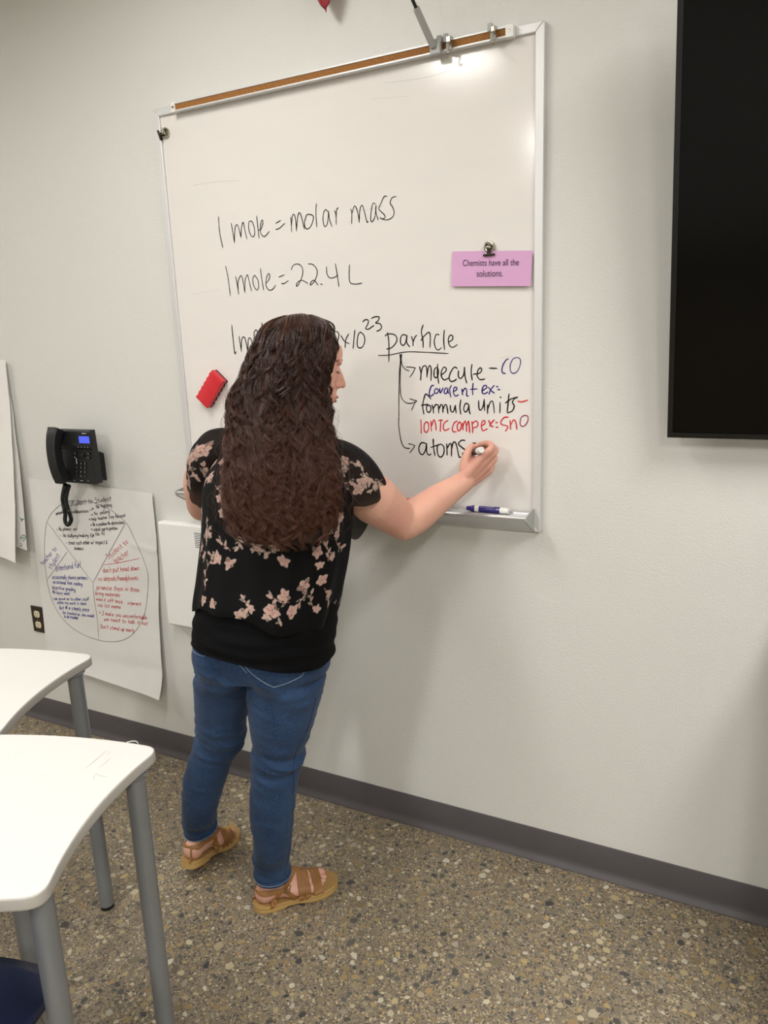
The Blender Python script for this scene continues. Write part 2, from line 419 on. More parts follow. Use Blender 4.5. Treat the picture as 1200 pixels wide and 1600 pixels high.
# tray
TX0, TX1 = -1.722, BX1-FW*0.75
tp = [(-0.0195, 1.008), (-0.081, 1.0445), (-0.0885, 1.0505), (-0.0895, 1.0570), (-0.0855, 1.0610), (-0.0790, 1.0612), (-0.0760, 1.0565),
      (-0.062, 1.0555), (-0.0615, 1.0575), (-0.0595, 1.0575), (-0.059, 1.0555), (-0.046, 1.0550), (-0.0455, 1.0570), (-0.0435, 1.0570), (-0.043, 1.0550), (-0.0325, 1.0550), (-0.031, 1.060), (-0.026, 1.0610), (-0.0195, 1.0610)]
bm = new(); prism(bm, [(TX0, y, z) for y, z in tp], (TX1-TX0, 0, 0))
tray = obj('marker_tray', bm, MT['frame'], wb); auto_smooth(tray, 30)
for xa, xb in ((TX1-0.003, TX1+0.001), (TX0-0.001, TX0+0.003)):
    bm = new(); prism(bm, [(xa, -0.0195, 1.006), (xa, -0.083, 1.0435), (xa, -0.0905, 1.050), (xa, -0.0905, 1.0605), (xa, -0.084, 1.064), (xa, -0.0195, 1.071)], (xb-xa, 0, 0), 0.0006)
    obj('tray_end_cap', bm, MT['grey_pl'], tray)

def writing(specs, name, material, label, w, y=YS-0.0004, parent=wb, per=6):
    N = V((0, -1, 0)); S = [[(x0+a/s, y0+b/s) for a, b in st] for (x0, y0, s), txt in specs for st in parse(txt)]
    grp = list(range(len(S)))                          # strokes that stand close together are one word
    for i in range(len(S)):
        for j in range(i):
            if min(math.hypot(a[0]-b[0], a[1]-b[1]) for a in S[i] for b in S[j]) < 13: gi, gj = grp[i], grp[j]; grp = [gj if g == gi else g for g in grp]
    for g in sorted(set(grp)):
        bm = new()
        for st, k in zip(S, grp):
            if k != g: continue
            P = [at(a, b, y=y) for a, b in st]
            ribbon(bm, catmull(P, per) if len(P) > 2 else [P[0].lerp(P[1], t/4) for t in range(5)], w, N)
        o = obj(name, bm, material, parent)
        if material is not MT['ink']: o['label'] = label
A = (330, 320, 7.5); B = (440, 300, 6.0); Cc = (340, 400, 5.0); D = (520, 480, 5.4545); E_ = (350, 500, 17.143); F = (610, 550, 5.4545); G = (610, 635, 5.4545)
writing([(A, "85,140 95,290 115,410 137,505; 233,215 255,330 272,445; 272,445 275,330 285,250 305,235 325,280 348,385; 348,385 355,270 375,205 395,300 418,400;"
             "455,190 440,210 440,280 460,350 490,375 510,340 505,270 480,200 455,190; 533,132 545,250 562,392; 560,300 585,280 605,220 600,180 585,200 575,290 590,350 620,372 650,350 680,312;"
             "755,218 815,183; 757,290 800,275 862,217"),
         (B, "85,235 90,300 95,375; 92,330 100,230 115,210 130,250 140,365; 140,350 150,240 165,195 185,230 213,348; 225,245 235,215 260,210 290,220 298,250 275,320 240,347 220,330 215,280 235,215;"
             "325,110 322,200 330,328; 430,185 415,165 395,190 388,250 395,305 410,325 430,290 440,190 440,180; 440,185 450,260 473,325; 495,175 508,210 512,305; 512,240 515,170 530,148;"
             "648,160 658,200 657,298; 660,200 680,135 700,150 720,220 728,285; 728,270 735,160 755,125 775,180 800,280 812,275; 880,110 855,110 840,180 835,260 850,278 875,230 885,120; 885,125 885,190 905,262;"
             "985,40 960,45 930,110 912,160 960,210 970,240 940,252 922,240; 940,252 985,262 1035,240 1055,195 1040,140 1018,105 1035,55 1072,42")],
        'handwriting', MT['ink'], 'top line of black handwriting about molar mass', 0.0032)
ole = "290,150 275,175 280,225 305,265 320,245 315,190 290,150; 335,97 345,180 360,268; 375,215 400,185 408,150 395,140 380,180 378,230 400,265 430,260 453,228"
writing([(Cc, "62,78 80,160 100,312; 140,158 152,220 165,300; 162,270 160,200 180,155 195,180 213,288; 213,280 215,190 232,148 245,190 265,275;" + ole +
              "; 478,165 522,147; 498,215 520,215 553,192; 575,108 590,75 620,62 650,75 665,110 660,160 630,225 615,235 625,205 660,190 705,215; 708,62 740,65 770,95 778,140 755,200 725,228 730,205 755,190 785,228;"
              "805,219 817,223; 850,82 855,140 875,170 905,170 940,150; 920,60 935,150 948,240; 1030,68 1028,170 1040,212 1080,220 1128,212")],
        'handwriting', MT['ink'], 'second line of black handwriting ending in 22.4 L', 0.0032)
writing([(E_, "205,130 240,480 280,850 300,900 320,850; 403,435 435,650 470,850; 465,780 470,560 515,455 570,520 640,860; 640,800 650,540 690,480 740,560 800,790"),
         ((342, 485, 5.0), ole),
         ((0, 0, 1), "438,518 447,514; 441,527 450,521; 471,506 462,518 459,532 467,541 475,534 471,526 461,531; 482,538 484,539; 496,510 490,522 494,536 502,534 505,520 496,510"),
         (D, "20,205 45,215 50,250 30,310 -20,355 20,340 45,355 72,335; 68,240 100,290 140,312; 135,228 110,280 105,345; 188,195 180,270 173,352; 235,210 215,240 208,320 225,347 255,335 272,290 265,240 235,210;"
             "255,125 275,108 300,110 300,140 280,180 300,188 330,170 350,155; 330,95 360,82 395,85 385,115 365,135 400,140 415,165 405,190 375,205; 465,215 478,300 478,465; 445,245 470,228 520,232 545,260 540,300 500,345 460,357;"
             "625,240 595,235 578,265 580,310 600,325 620,300 632,240; 632,240 630,300 655,338; 670,250 683,290 683,330; 683,300 700,255 715,240; 770,150 755,210 768,280 770,345; 752,285 775,250 815,215 830,240 828,345;"
             "905,235 880,235 865,290 875,345 900,365 925,345; 950,195 945,280 952,362; 985,300 1020,275 1020,245 1000,240 985,270 990,315 1010,340 1040,335 1060,318")],
        'handwriting', MT['ink'], 'third line of black handwriting with the word particle', 0.0038)
writing([(D, "390,412 480,408 580,388 660,380 800,385 985,395; 388,408 400,414"),
         (F, "80,20 84,80 78,160 75,250 72,400 72,560; 88,18 88,50 82,110; 97,20 93,60 100,110 125,145 160,162; 133,127 175,130 213,135; 213,135 190,180 165,215; 90,60 83,200 85,330 95,390 130,430 175,438 210,425; 165,398 200,410 225,415; 225,415 205,440 180,497"),
         (G, "72,90 70,150 75,200 90,290 115,345 150,358 165,357; 155,318 185,325 210,335; 210,335 185,370 165,395")],
        'handwriting', MT['ink'], 'underline and three curved arrows below the word particle', 0.0030)
writing([(F, "248,125 260,180 258,240; 258,200 275,130 300,118 310,150 312,215; 312,200 325,130 340,118 348,160 345,245; 395,130 375,150 372,200 385,220 405,200 408,150 395,130; 403,103 400,180 412,268;"
             "430,200 470,165 475,140 455,130 435,165 435,210 460,238 495,222; 570,140 545,130 515,170 500,220 515,250 545,245 562,232; 580,160 580,210 600,225 625,190 632,130; 630,130 635,200 650,265; 695,105 688,170 697,240;"
             "705,190 760,180 778,150 765,135 745,160 740,205 765,235 805,230; 843,138 910,140")],
        'handwriting', MT['ink'], 'black handwritten word molecule beside the first arrow', 0.0041)
writing([(F, "345,400 320,370 300,360 285,400 275,460 285,530; 262,455 320,445; 330,455 310,460 310,500 330,515 345,490 340,460 330,455; 355,450 365,490 368,520; 365,485 385,450 400,450;"
             "408,450 412,520; 412,490 430,450 445,460 448,515; 448,490 465,450 480,460 490,525; 510,455 515,500 535,510 550,470 555,455; 553,460 560,520; 600,408 592,470 600,530; 665,445 640,440 625,480 635,510 655,500 670,450; 668,450 672,500 680,528;"
             "752,415 755,480 770,495 790,460 800,405; 798,405 803,500; 828,450 828,525; 828,490 850,430 870,420 880,460 885,520; 935,430 933,520; 935,385 943,387; 1010,358 1005,420 995,515; 980,435 1030,400 1080,385; 1085,385 1055,400 1040,430 1055,460 1040,500 1000,520")],
        'handwriting', MT['ink'], 'black handwritten words formula units beside the second arrow', 0.0042)
writing([(F, "1005,58 985,70 960,110 950,155 960,180 980,182; 370,285 350,290 335,330 332,365 350,375 370,355; 390,310 375,330 380,350 400,350 410,325 390,310; 420,310 425,350 450,305; 480,305 462,320 460,350 480,350 490,310; 490,310 490,330 495,355;"
             "520,285 505,320 515,385; 535,340 565,320 560,300 540,310 538,350 555,375 580,365; 610,315 612,340 615,365; 615,340 635,310 650,325 650,370 665,375; 705,265 700,320 702,365; 680,318 740,315;"
             "785,330 820,305 815,285 795,290 783,320 785,350 805,355 830,340; 835,300 860,330 885,350; 885,285 855,320 840,360; 905,295 917,297; 915,320 934,320")],
        'handwriting', MT['ink_b'], 'blue-violet handwritten words covalent ex under molecule', 0.0040)
writing([(F, "1080,45 1045,60 1022,110 1025,165 1050,182 1085,160 1108,100 1105,60 1080,45")], 'handwriting', MT['ink_p'], 'purple handwritten letter O at the end of the molecule line', 0.0033)
writing([(F, "1085,420 1120,425 1170,410"),
         (G, "260,115 262,170 263,230; 310,130 290,150 288,200 305,222 325,195 325,150 310,130; 345,125 347,165 350,210; 350,170 370,115 385,150 390,205; 430,120 427,165 425,215; 412,122 428,116 445,120; 490,120 460,140 450,180 465,205 500,190;"
             "570,125 545,140 528,185 535,215 560,215; 590,130 570,160 575,205 595,200 605,160 590,130; 615,140 617,170 618,200; 618,170 635,125 645,150 650,215; 650,170 665,125 672,170 675,225; 695,130 700,180 700,225; 695,150 725,125 745,140 740,170 705,185;"
             "780,165 805,145 800,122 782,130 775,170 785,205 810,200 825,190; 838,120 847,140 855,155; 885,115 865,135 845,165; 855,165 865,170 876,172; 898,138 912,138; 900,178 918,178; 1005,92 970,95 942,130 950,155 990,165 1000,180 980,212;"
             "1020,120 1023,160 1025,195; 1025,160 1050,115 1070,140 1078,195")],
        'handwriting', MT['ink_r'], 'red handwritten words Ionic comp ex with SnO', 0.0041)
writing([(G, "1145,75 1115,95 1105,145 1120,170 1150,160 1172,120 1170,85 1145,75")], 'handwriting', MT['ink_m'], 'crimson handwritten letter O at the end of the red line', 0.0034)
writing([(G, "300,315 265,310 243,350 250,395 275,410 300,370 308,315; 308,330 310,390 330,415 345,405; 365,278 368,350 380,420; 345,350 400,330; 430,320 400,340 405,410 430,432 455,400 455,345 430,320;"
             "480,320 482,370 483,415; 483,360 505,320 520,330 520,425; 520,370 535,310 555,310 570,360 585,430 600,430; 635,290 605,290 580,320 610,350 640,375 640,400 620,430 615,410 620,395")],
        'handwriting', MT['ink'], 'black handwritten word atoms beside the third arrow', 0.0044)
bm = new()
for txt in ("600,130 660,122 705,110; 580,155 640,150; 300,290 330,285 375,282; 560,330 600,322; 300,460 345,452; 780,560 800,556; 770,765 776,768; 390,226 391,230", "625,118 626,122; 640,716 642,718; 700,772 703,773"):
    for st in parse(txt):
        bm = new(); ribbon(bm, catmull([at(a, b, y=YS-0.0003) for a, b in st], 5) if len(st) > 2 else [at(*st[0], y=YS-0.0003), at(*st[1], y=YS-0.0003)], 0.0018, V((0, -1, 0)))
        obj('eraser_smear', bm, MT['smudge'], wb)

# ------------------------------------------------------------------ things on and above the board
for px, py, lb in ((702, 68, 'small grey map hook clipped on cork rail beside the pole holder'), (771, 53, 'small grey map hook clipped on cork rail near its right end')):
    p = at(px, py, y=-0.037); x = p.x; zm = (rz0+rz1)/2
    t = thing('map_hook', lb, 'hook', (x, -0.037, zm), group='map hooks on the cork rail')
    bm = new(); box(bm, (x-0.007, -0.041, rz0-0.001), (x+0.007, -0.0376, rz1+0.004), 0.001)
    box(bm, (x-0.007, -0.0376, rz1+0.0015), (x+0.007, -0.020, rz1+0.004), 0.0008)
    box(bm, (x-0.012, -0.046, zm+0.004), (x+0.000, -0.0405, zm+0.022), 0.0012)
    obj('clip_body', bm, MT['grey_pl'], t)
    bm = new(); tube(bm, catmull([(x+0.003, -0.042, zm+0.008), (x+0.004, -0.050, zm), (x+0.003, -0.047, zm-0.016), (x+0.002, -0.044, zm-0.024), (x+0.003, -0.052, zm-0.029), (x+0.005, -0.058, zm-0.024)], 5), 0.0020, 8, round_cap=True)
    box(bm, (x-0.001, -0.056, zm-0.002), (x+0.010, -0.041, zm+0.012), 0.002)
    obj('hook', bm, MT['steel'], t)
p = at(681, 76, y=-0.045); x = p.x; zm = (rz0+rz1)/2
t = thing('pole_holder', 'grey plastic socket gripping a thin black pole on cork rail', 'pole holder', (x, -0.037, zm))
bm = new(); box(bm, (x-0.014, -0.052, rz0-0.008), (x+0.014, -0.0376, rz1+0.002), 0.003); box(bm, (x+0.004, -0.050, rz1-0.008), (x+0.016, -0.0215, rz1+0.008), 0.002)
obj('clamp', bm, MT['grey_pl'], t)
a = V((x-0.004, -0.052, zm-0.002)); q1 = at(650, 12, y=-0.115); q2 = at(640, -12, y=-0.150)
d = (q1-a)
obj('socket', tube(new(), [a, a+d*0.5, q1], [0.0085, 0.0085, 0.0080], 16), MT['grey_pl'], t, smooth=False)
d = d.normalized()
pole = obj('pole', tube(new(), [q1-d*0.03, q1+d*0.55], 0.0040, 12), MT['black_pl'], t); auto_smooth(pole)
# small red pennant
tip = at(509, 19.5, y=-0.05); s = 0.020
t = thing('pennant', 'pointed tip of a red cloth pennant hanging above the board', 'pennant', (tip.x, -0.05, tip.z))
bm = new(); n = 12; rows = []
for i in range(n+1):
    f = i/n; zz = tip.z+0.23*f; hw = 0.004+0.062*min(1, f*1.6); row = []
    for k in range(7):
        u = -1+2*k/6; row.append(bm.verts.new((tip.x+(-0.35*f*0.03)+u*hw - 0.006*f, -0.05-0.006*math.sin(u*5+f*3)*min(1, f*4), zz+(abs(u)*0.012 if i == 0 else 0))))
    rows.append(row)
for r0, r1 in zip(rows, rows[1:]):
    for k in range(6): bm.faces.new((r0[k], r0[k+1], r1[k+1], r1[k]))
me_o = obj('cloth', bm, MT['red_cloth'], t, smooth=True); md = me_o.modifiers.new('thick', 'SOLIDIFY'); md.thickness = 0.0012
obj('hem_rod', tube(new(), [(tip.x-0.075, -0.05, tip.z+0.232), (tip.x+0.065, -0.05, tip.z+0.232)], 0.004, 10), MT['black_pl'], t)
bm = new(); tube(bm, catmull([(tip.x-0.07, -0.05, tip.z+0.234), (tip.x-0.005, -0.03, CEIL-0.04), (tip.x+0.06, -0.05, tip.z+0.234)], 4), 0.0012, 6)
box(bm, (tip.x-0.015, -0.045, CEIL-0.06), (tip.x+0.008, 0, CEIL-0.03), 0.002)
obj('hanger', bm, MT['black_pl'], t)

def magnet_clip(p, lb, tilt):
    t = thing('magnet_clip', lb, 'clip', p, group='magnetic bulldog clips')
    x, y, z = p; Rm = Matrix.Translation(V(p)) @ Matrix.Rotation(tilt, 4, 'Y')
    bm = new(); lathe(bm, [(0.0145, 0), (0.0150, 0.002), (0.0148, 0.006), (0.0132, 0.0085), (0.0105, 0.0092), (0.009, 0.0085), (0, 0.0085)], (0, 0, 0), (0, -1, 0), 28)
    bmesh.ops.transform(bm, matrix=Rm, verts=bm.verts); auto_smooth(obj('round_magnet', bm, MT['steel'], t), 40)
    bm = new(); tube(bm, catmull([(-0.008, -0.009, 0.004), (-0.003, -0.022, 0.009), (0.004, -0.022, 0.008), (0.008, -0.009, 0.003)], 5), 0.0028, 8)
    lathe(bm, [(0.0028, -0.006), (0.0045, -0.005), (0.0045, 0.005), (0.0028, 0.006)], (0, -0.014, -0.001), (1, 0, 0), 12)
    bmesh.ops.transform(bm, matrix=Rm, verts=bm.verts); obj('handle', bm, MT['steel'], t, smooth=True)
    bm = new(); box(bm, (-0.005, -0.0125, -0.017), (0.005, -0.0085, -0.002), 0.001)
    obj_m = box(bm, (-0.015, -0.0135, -0.0215), (0.015, -0.0045, -0.0165), 0.0012)
    bmesh.ops.transform(bm, matrix=Rm, verts=bm.verts); obj('jaw', bm, MT['steel_d'], t)
mp_ = at(765, 386, y=-0.017)
magnet_clip((mp_.x, YS-0.0005, mp_.z), 'steel magnetic clip holding the pink card', 0.0)
mp_ = at(257, 207, y=-0.02)
magnet_clip((mp_.x, YS-0.0005-0.0, mp_.z), 'steel magnetic clip alone at the upper left corner of the board', 1.25)
# pink card
yc = -0.0165
q = [at(707, 393, y=yc), at(832, 391.5, y=yc-0.004), at(829, 447, y=yc-0.006), at(705.5, 447.5, y=yc-0.003)]
card = thing('card', 'pink card with printed line about chemists, clipped to the board', 'card', q[3])
bm = new(); nx, nz = 12, 6; V_ = []
for j in range(nz+1):
    row = []
    for i in range(nx+1):
        u, v = i/nx, j/nz; p = q[3].lerp(q[2], u).lerp(q[0].lerp(q[1], u), v); row.append(bm.verts.new(p))
    V_.append(row)
for j in range(nz):
    for i in range(nx): bm.faces.new((V_[j][i], V_[j][i+1], V_[j+1][i+1], V_[j+1][i]))
sheet = obj('sheet', bm, MT['pink'], card); md = sheet.modifiers.new('t', 'SOLIDIFY'); md.thickness = 0.0005; md.offset = 1
def text_mesh(txt, p0, p1, up, material, parent, name='lettering', lift=V((0, -0.0008, 0)), hscale=1.0, snap=None):
    cu = bpy.data.curves.new('t', 'FONT'); cu.body = txt; cu.align_x = 'LEFT'
    ob = bpy.data.objects.new('t', cu); C.objects.link(ob)
    dg = bpy.context.evaluated_depsgraph_get(); me = bpy.data.meshes.new_from_object(ob.evaluated_get(dg))
    bpy.data.objects.remove(ob); bm = bmesh.new(); bm.from_mesh(me); bpy.data.meshes.remove(me)
    xs = [v.co.x for v in bm.verts]; x0, x1 = min(xs), max(xs); ex = (p1-p0); s = ex.length/(x1-x0)
    for v in bm.verts:
        v.co = p0 + ex*((v.co.x-x0)/(x1-x0)) + up*(v.co.y*s*hscale) + lift
        if snap: v.co.y = snap(v.co)
    return obj(name, bm, material, parent)
upv = (q[0]-q[3]).normalized()
def card_y(p):
    u = (p.x-q[3].x)/(q[2].x-q[3].x); v = (p.z-q[3].z)/(q[0].z-q[3].z); return q[3].lerp(q[2], u).lerp(q[0].lerp(q[1], u), v).y-0.0012
def on_card(px, py):
    return at(px, py, y=yc-0.0035)
text_mesh('Chemists have all the', on_card(723, 415.5), on_card(811, 414.5), upv, MT['print_k'], card, hscale=1.25, snap=card_y)
text_mesh('solutions.', on_card(745, 432.5), on_card(786, 431.8), upv, MT['print_k'], card, hscale=1.25, snap=card_y)

# red eraser
c0 = at(325, 609, y=-0.030); t = thing('eraser', 'red plastic block eraser with black felt stuck on the board', 'eraser', (c0.x, YS, c0.z))
ea, eb = at(317, 626, y=-0.036), at(338, 590, y=-0.036); c0 = (ea+eb)/2
Rm = Matrix.Translation((c0.x, 0, c0.z)) @ Matrix.Rotation(math.atan2(eb.x-ea.x, eb.z-ea.z), 4, 'Y')
hw, hh = 0.027, 0.0560; out = []
for s, (ax, az, bx, bz) in enumerate(((-hw, -hh, -hw, hh), (-hw, hh, hw, hh), (hw, hh, hw, -hh), (hw, -hh, -hw, -hh))):
    n = 24 if s % 2 == 0 else 8
    for k in range(n):
        f = k/n; x_, z_ = ax+(bx-ax)*f, az+(bz-az)*f; wv = 0.0016*math.sin(f*PI*2*6)*(1 if s % 2 == 0 else 0)
        out.append((x_*(1+wv/abs(hw)), 0, z_))
bm = new(); prism(bm, [Rm @ V((x_, -0.019, z_)) for x_, y_, z_ in out], (0, -0.020, 0), 0.002); auto_smooth(obj('grip', bm, MT['red_foam'], t), 30)
bm = new(); prism(bm, [Rm @ V((x_*0.985, YS-0.0005, z_*0.985)) for x_, y_, z_ in out], (0, -0.0068, 0)); obj('felt_pad', bm, MT['felt'], t)

# markers
def marker(a, b, lb, cap_m, body_m, lab_m, end_m, labels=True, r=0.0085, tip=False):
    """a = cap end, b = far end"""
    a, b = V(a), V(b); ax = (b-a).normalized(); Ln = (b-a).length; t = thing('marker_pen', lb, 'marker', a)
    if not tip: auto_smooth(obj('cap', lathe(new(), [(0, 0), (r*0.62, 0.0002), (r*0.72, 0.002), (r*0.80, 0.012), (r*1.02, 0.014), (r*1.02, 0.024)], a, ax, 20), cap_m, t), 35)
    else: auto_smooth(obj('tip', lathe(new(), [(0, 0), (0.0015, 0.0006), (0.0024, 0.005), (0.0026, 0.009), (r*0.5, 0.0095), (r*0.62, 0.020), (r*0.95, 0.024)], a, ax, 16), cap_m, t), 35)
    auto_smooth(obj('barrel', lathe(new(), [(r, 0.0242), (r, Ln-0.012), (r*0.96, Ln-0.0115), (r*0.96, Ln-0.002), (r*0.82, Ln-0.0005), (r*0.5, Ln-0.0004), (r*0.48, Ln-0.002), (0, Ln-0.002)], a, ax, 20), body_m, t), 35)
    if labels: auto_smooth(obj('label_band', lathe(new(), [(r*1.01, 0.036), (r*1.015, 0.0365), (r*1.015, Ln*0.80), (r*1.01, Ln*0.80+0.0005)], a, ax, 20), lab_m, t), 35)
    return t
zt = 1.0575+0.0088
pm = marker((at(729.5, 795, y=-0.052).x, -0.0525, zt), (at(795, 800, y=-0.052).x, -0.0525, zt), 'purple capped dry-erase marker lying on right end of the tray', MT['purple_pl'], MT['white_pl'], MT['purple_pl'], MT['white_pl'])
bm = new()
for st in parse("0,0 8,6 14,0 20,7 30,2 40,6 52,5; 20,-5 30,-5; 34,-5 46,-5; 60,0 72,0 72,-6 60,-6 60,0"):
    xa = at(750, 795, y=-0.06).x
    ribbon(bm, [V((xa+a*0.00075, -0.0525-0.0087*math.cos(math.radians(40+b*3.5)), zt+0.0087*math.sin(math.radians(40+b*3.5)))) for a, b in st], 0.0009, V((0, -0.75, 0.66)))
obj('label_print', bm, MT['white_pl'], pm)
marker((at(647, 787, y=-0.035).x, -0.036, 1.0705), (at(647, 787, y=-0.035).x-0.125, -0.0355, 1.0705), 'orange marker on the tray behind the bent arm', MT['orange_pl'], MT['orange_pl'], MT['orange_pl'], MT['orange_pl'], labels=False, r=0.0078)

# ------------------------------------------------------------------ television
TVX, TVY, TVZ, TVW, TVH, TILT = -0.2155, -0.078, 1.274, 1.67, 0.955, math.radians(10.5)
t = thing('television', 'large black flat television tilted forward on the wall', 'television', (TVX+TVW/2, TVY, TVZ))
Mtv = Matrix.Translation((TVX, TVY, TVZ)) @ Matrix.Rotation(TILT, 4, 'X')      # local: x along, y depth to the wall, z up
bm = new(); bw = 0.0115
for lo, hi in (((0, 0, 0), (TVW, 0.022, bw)), ((0, 0, TVH-bw), (TVW, 0.022, TVH)), ((0, 0, bw), (bw, 0.022, TVH-bw)), ((TVW-bw, 0, bw), (TVW, 0.022, TVH-bw))):
    box(bm, lo, hi, 0.001, M=Mtv)
obj('bezel', bm, MT['black_gl'], t)
obj('screen', box(new(), (bw-0.001, 0.0025, bw-0.001), (TVW-bw+0.001, 0.020, TVH-bw+0.001), M=Mtv), MT['screen'], t)
obj('back_shell', box(new(), (0.02, 0.0205, 0.04), (TVW-0.02, 0.050, TVH-0.04), 0.008, M=Mtv), MT['black_pl'], t)
bm = new(); zc = TVZ+TVH*0.5
box(bm, (TVX+TVW/2-0.3, -0.02, zc-0.16), (TVX+TVW/2+0.3, 0, zc+0.16), 0.003)
for s in (-0.2, 0.2): tube(bm, [(TVX+TVW/2+s, -0.01, zc), (TVX+TVW/2+s, TVY-0.050, zc)], 0.016, 10)
obj('wall_mount', bm, MT['black_pl'], t)

# ------------------------------------------------------------------ unseen cabinet added just right of the frame to shadow the lower wall
CX0, CX1, CY, CZ = 0.135, 0.60, -0.46, 1.03
t = thing('shadow_cabinet', 'unseen stand-in cabinet with three drawers, added right of the view to cast a shadow on the wall', 'cabinet', ((CX0+CX1)/2, CY/2, 0))
obj('body', box(new(), (CX0, CY, 0.0), (CX1, -0.018, CZ), 0.003), MT['grey_pl'], t)
for z_ in (0.02, 0.352, 0.684):
    d_ = obj('drawer', box(new(), (CX0+0.012, CY-0.018, z_), (CX1-0.012, CY-0.0005, z_+0.322), 0.003), MT['grey_pl'], t)
    obj('handle', tube(new(), [((CX0+CX1)/2-0.06, CY-0.019, z_+0.27), ((CX0+CX1)/2-0.055, CY-0.040, z_+0.27), ((CX0+CX1)/2+0.055, CY-0.040, z_+0.27), ((CX0+CX1)/2+0.06, CY-0.019, z_+0.27)], 0.005, 10), MT['steel'], d_)

# ------------------------------------------------------------------ desk telephone on the wall
ph = thing('telephone', 'black desk telephone hung on the wall with lit blue display', 'telephone', (-2.16, 0, 1.06))
yb = -0.085                                                                   # front plane of the body (bottom comes forward a little)
pr = [(-0.060, 1.066), (-0.092, 1.064), (-0.094, 1.068), (-0.0885, 1.186), (-0.0975, 1.196), (-0.0915, 1.250), (-0.088, 1.2535), (-0.066, 1.2535)]
bm = new(); prism(bm, [(-2.246, y, z) for y, z in pr], (0.166, 0, 0), 0.003); body = obj('housing', bm, MT['black_pl'], ph)
bm = new(); prism(bm, [(-2.175, 0, 1.160), (-2.175, -0.061, 1.185), (-2.175, -0.066, 1.080), (-2.175, 0, 1.060)], (0.050, 0, 0), 0.002)
prism(bm, [(-2.235, 0, 1.160), (-2.235, -0.061, 1.185), (-2.235, -0.066, 1.080), (-2.235, 0, 1.060)], (0.030, 0, 0), 0.002); box(bm, (-2.21, -0.03, 1.09), (-2.17, 0, 1.15))
obj('wall_bracket', bm, MT['black_pl'], ph)
# handset: curved bar with two ear pieces
hx = -2.2235; P = catmull([(hx, -0.108, 1.076), (hx, -0.120, 1.100), (hx, -0.1285, 1.140), (hx, -0.1290, 1.190), (hx, -0.121, 1.230), (hx, -0.108, 1.256)], 5)
bm = new(); rings = []; T, N = frames(P)
for i, (p, tt) in enumerate(zip(P, T)):
    f = i/(len(P)-1); w = 0.0235-0.0035*math.sin(f*PI); h = 0.0185+0.003*abs(2*f-1)**3; nn = V((0, tt.z, -tt.y)).normalized()
    sec = [(-w, -h*0.7), (-w*0.8, -h), (w*0.8, -h), (w, -h*0.7), (w, h*0.7), (w*0.8, h), (-w*0.8, h), (-w, h*0.7)]
    rings.append([bm.verts.new(p+V((a_, 0, 0))+nn*b_) for a_, b_ in sec])
for r0, r1 in zip(rings, rings[1:]):
    for k in range(8): bm.faces.new((r0[k], r0[(k+1) % 8], r1[(k+1) % 8], r1[k]))
bm.faces.new(rings[0][::-1]); bm.faces.new(rings[-1]); bmesh.ops.recalc_face_normals(bm, faces=bm.faces)
hs = obj('handset', bm, MT['black_pl'], ph); auto_smooth(hs, 30)
for z_ in (1.092, 1.234): obj('ear_piece', box(new(), (hx-0.018, -0.120, z_-0.019), (hx+0.018, -0.0925, z_+0.019), 0.006), MT['black_pl'], hs)
def on_ph(px, py, y=-0.0935): return at(px, py, y=y)
a_, b_ = on_ph(123.0, 681.5, -0.0955), on_ph(139.6, 693, -0.0975)
obj('display', box(new(), (a_.x, -0.0972, b_.z), (b_.x+0.001, -0.0935, a_.z), 0.0005), MT['lcd'], ph)
a_, b_ = on_ph(118.5, 675, -0.0955), on_ph(146.6, 701.5, -0.0975)
obj('display_surround', box(new(), (a_.x, -0.0962, b_.z), (b_.x-0.003, -0.0912, a_.z-0.001), 0.001), MT['black_gl'], ph)
o_ = on_ph(131, 677.4, -0.0965); obj('emblem', box(new(), (o_.x-0.010, -0.0968, o_.z-0.0012), (o_.x+0.010, -0.0962, o_.z+0.0012)), MT['keyprint'], ph)
keys = [(121.8+6.2*i, 723.9+6.5*j+0.35*i, 0.0052, 0.0034, str('123456789*0#'[j*3+i])) for j in range(4) for i in range(3)]
keys += [(118.5, 708, 0.006, 0.003, '-'), (118.5, 714.2, 0.006, 0.003, '-'), (139.0, 708.6, 0.006, 0.003, '-'), (139.0, 715, 0.006, 0.003, '-'), (118, 750.4, 0.005, 0.003, '-'), (139, 751, 0.005, 0.003, '-'), (129, 750.8, 0.012, 0.0028, '--')]
keys += [(122.5+5*i, 698.8, 0.004, 0.0018, '-') for i in range(4)]
for px, py, w_, h_, ch in keys:
    p = on_ph(px, py, -0.0915 if py > 702 else -0.0985)
    yk = -0.0945 + (-(p.z-1.07)*0.045 if False else 0) if py > 702 else -0.0985
    k = obj('key', box(new(), (p.x-w_, yk-0.0006, p.z-h_), (p.x+w_, yk+0.006, p.z+h_), 0.0012), MT['black_gl'], ph)
    if ch not in '-':
        if ch == '--': obj('key_print', box(new(), (p.x-0.006, yk-0.0009, p.z-0.0008), (p.x+0.006, yk-0.0006, p.z+0.0008)), MT['keyprint'], k)
        else: text_mesh(ch, V((p.x-0.0026, yk-0.0006, p.z-0.0018)), V((p.x+0.0004, yk-0.0006, p.z-0.0018)), V((0, 0, 1)), MT['keyprint'], k, name='key_print', lift=V((0, -0.0003, 0)))
    else: obj('key_print', box(new(), (p.x-w_*0.5, yk-0.0009, p.z-0.0006), (p.x+w_*0.5, yk-0.0006, p.z+0.0006)), MT['keyprint'], k)
p = on_ph(129, 711.3, -0.0925)
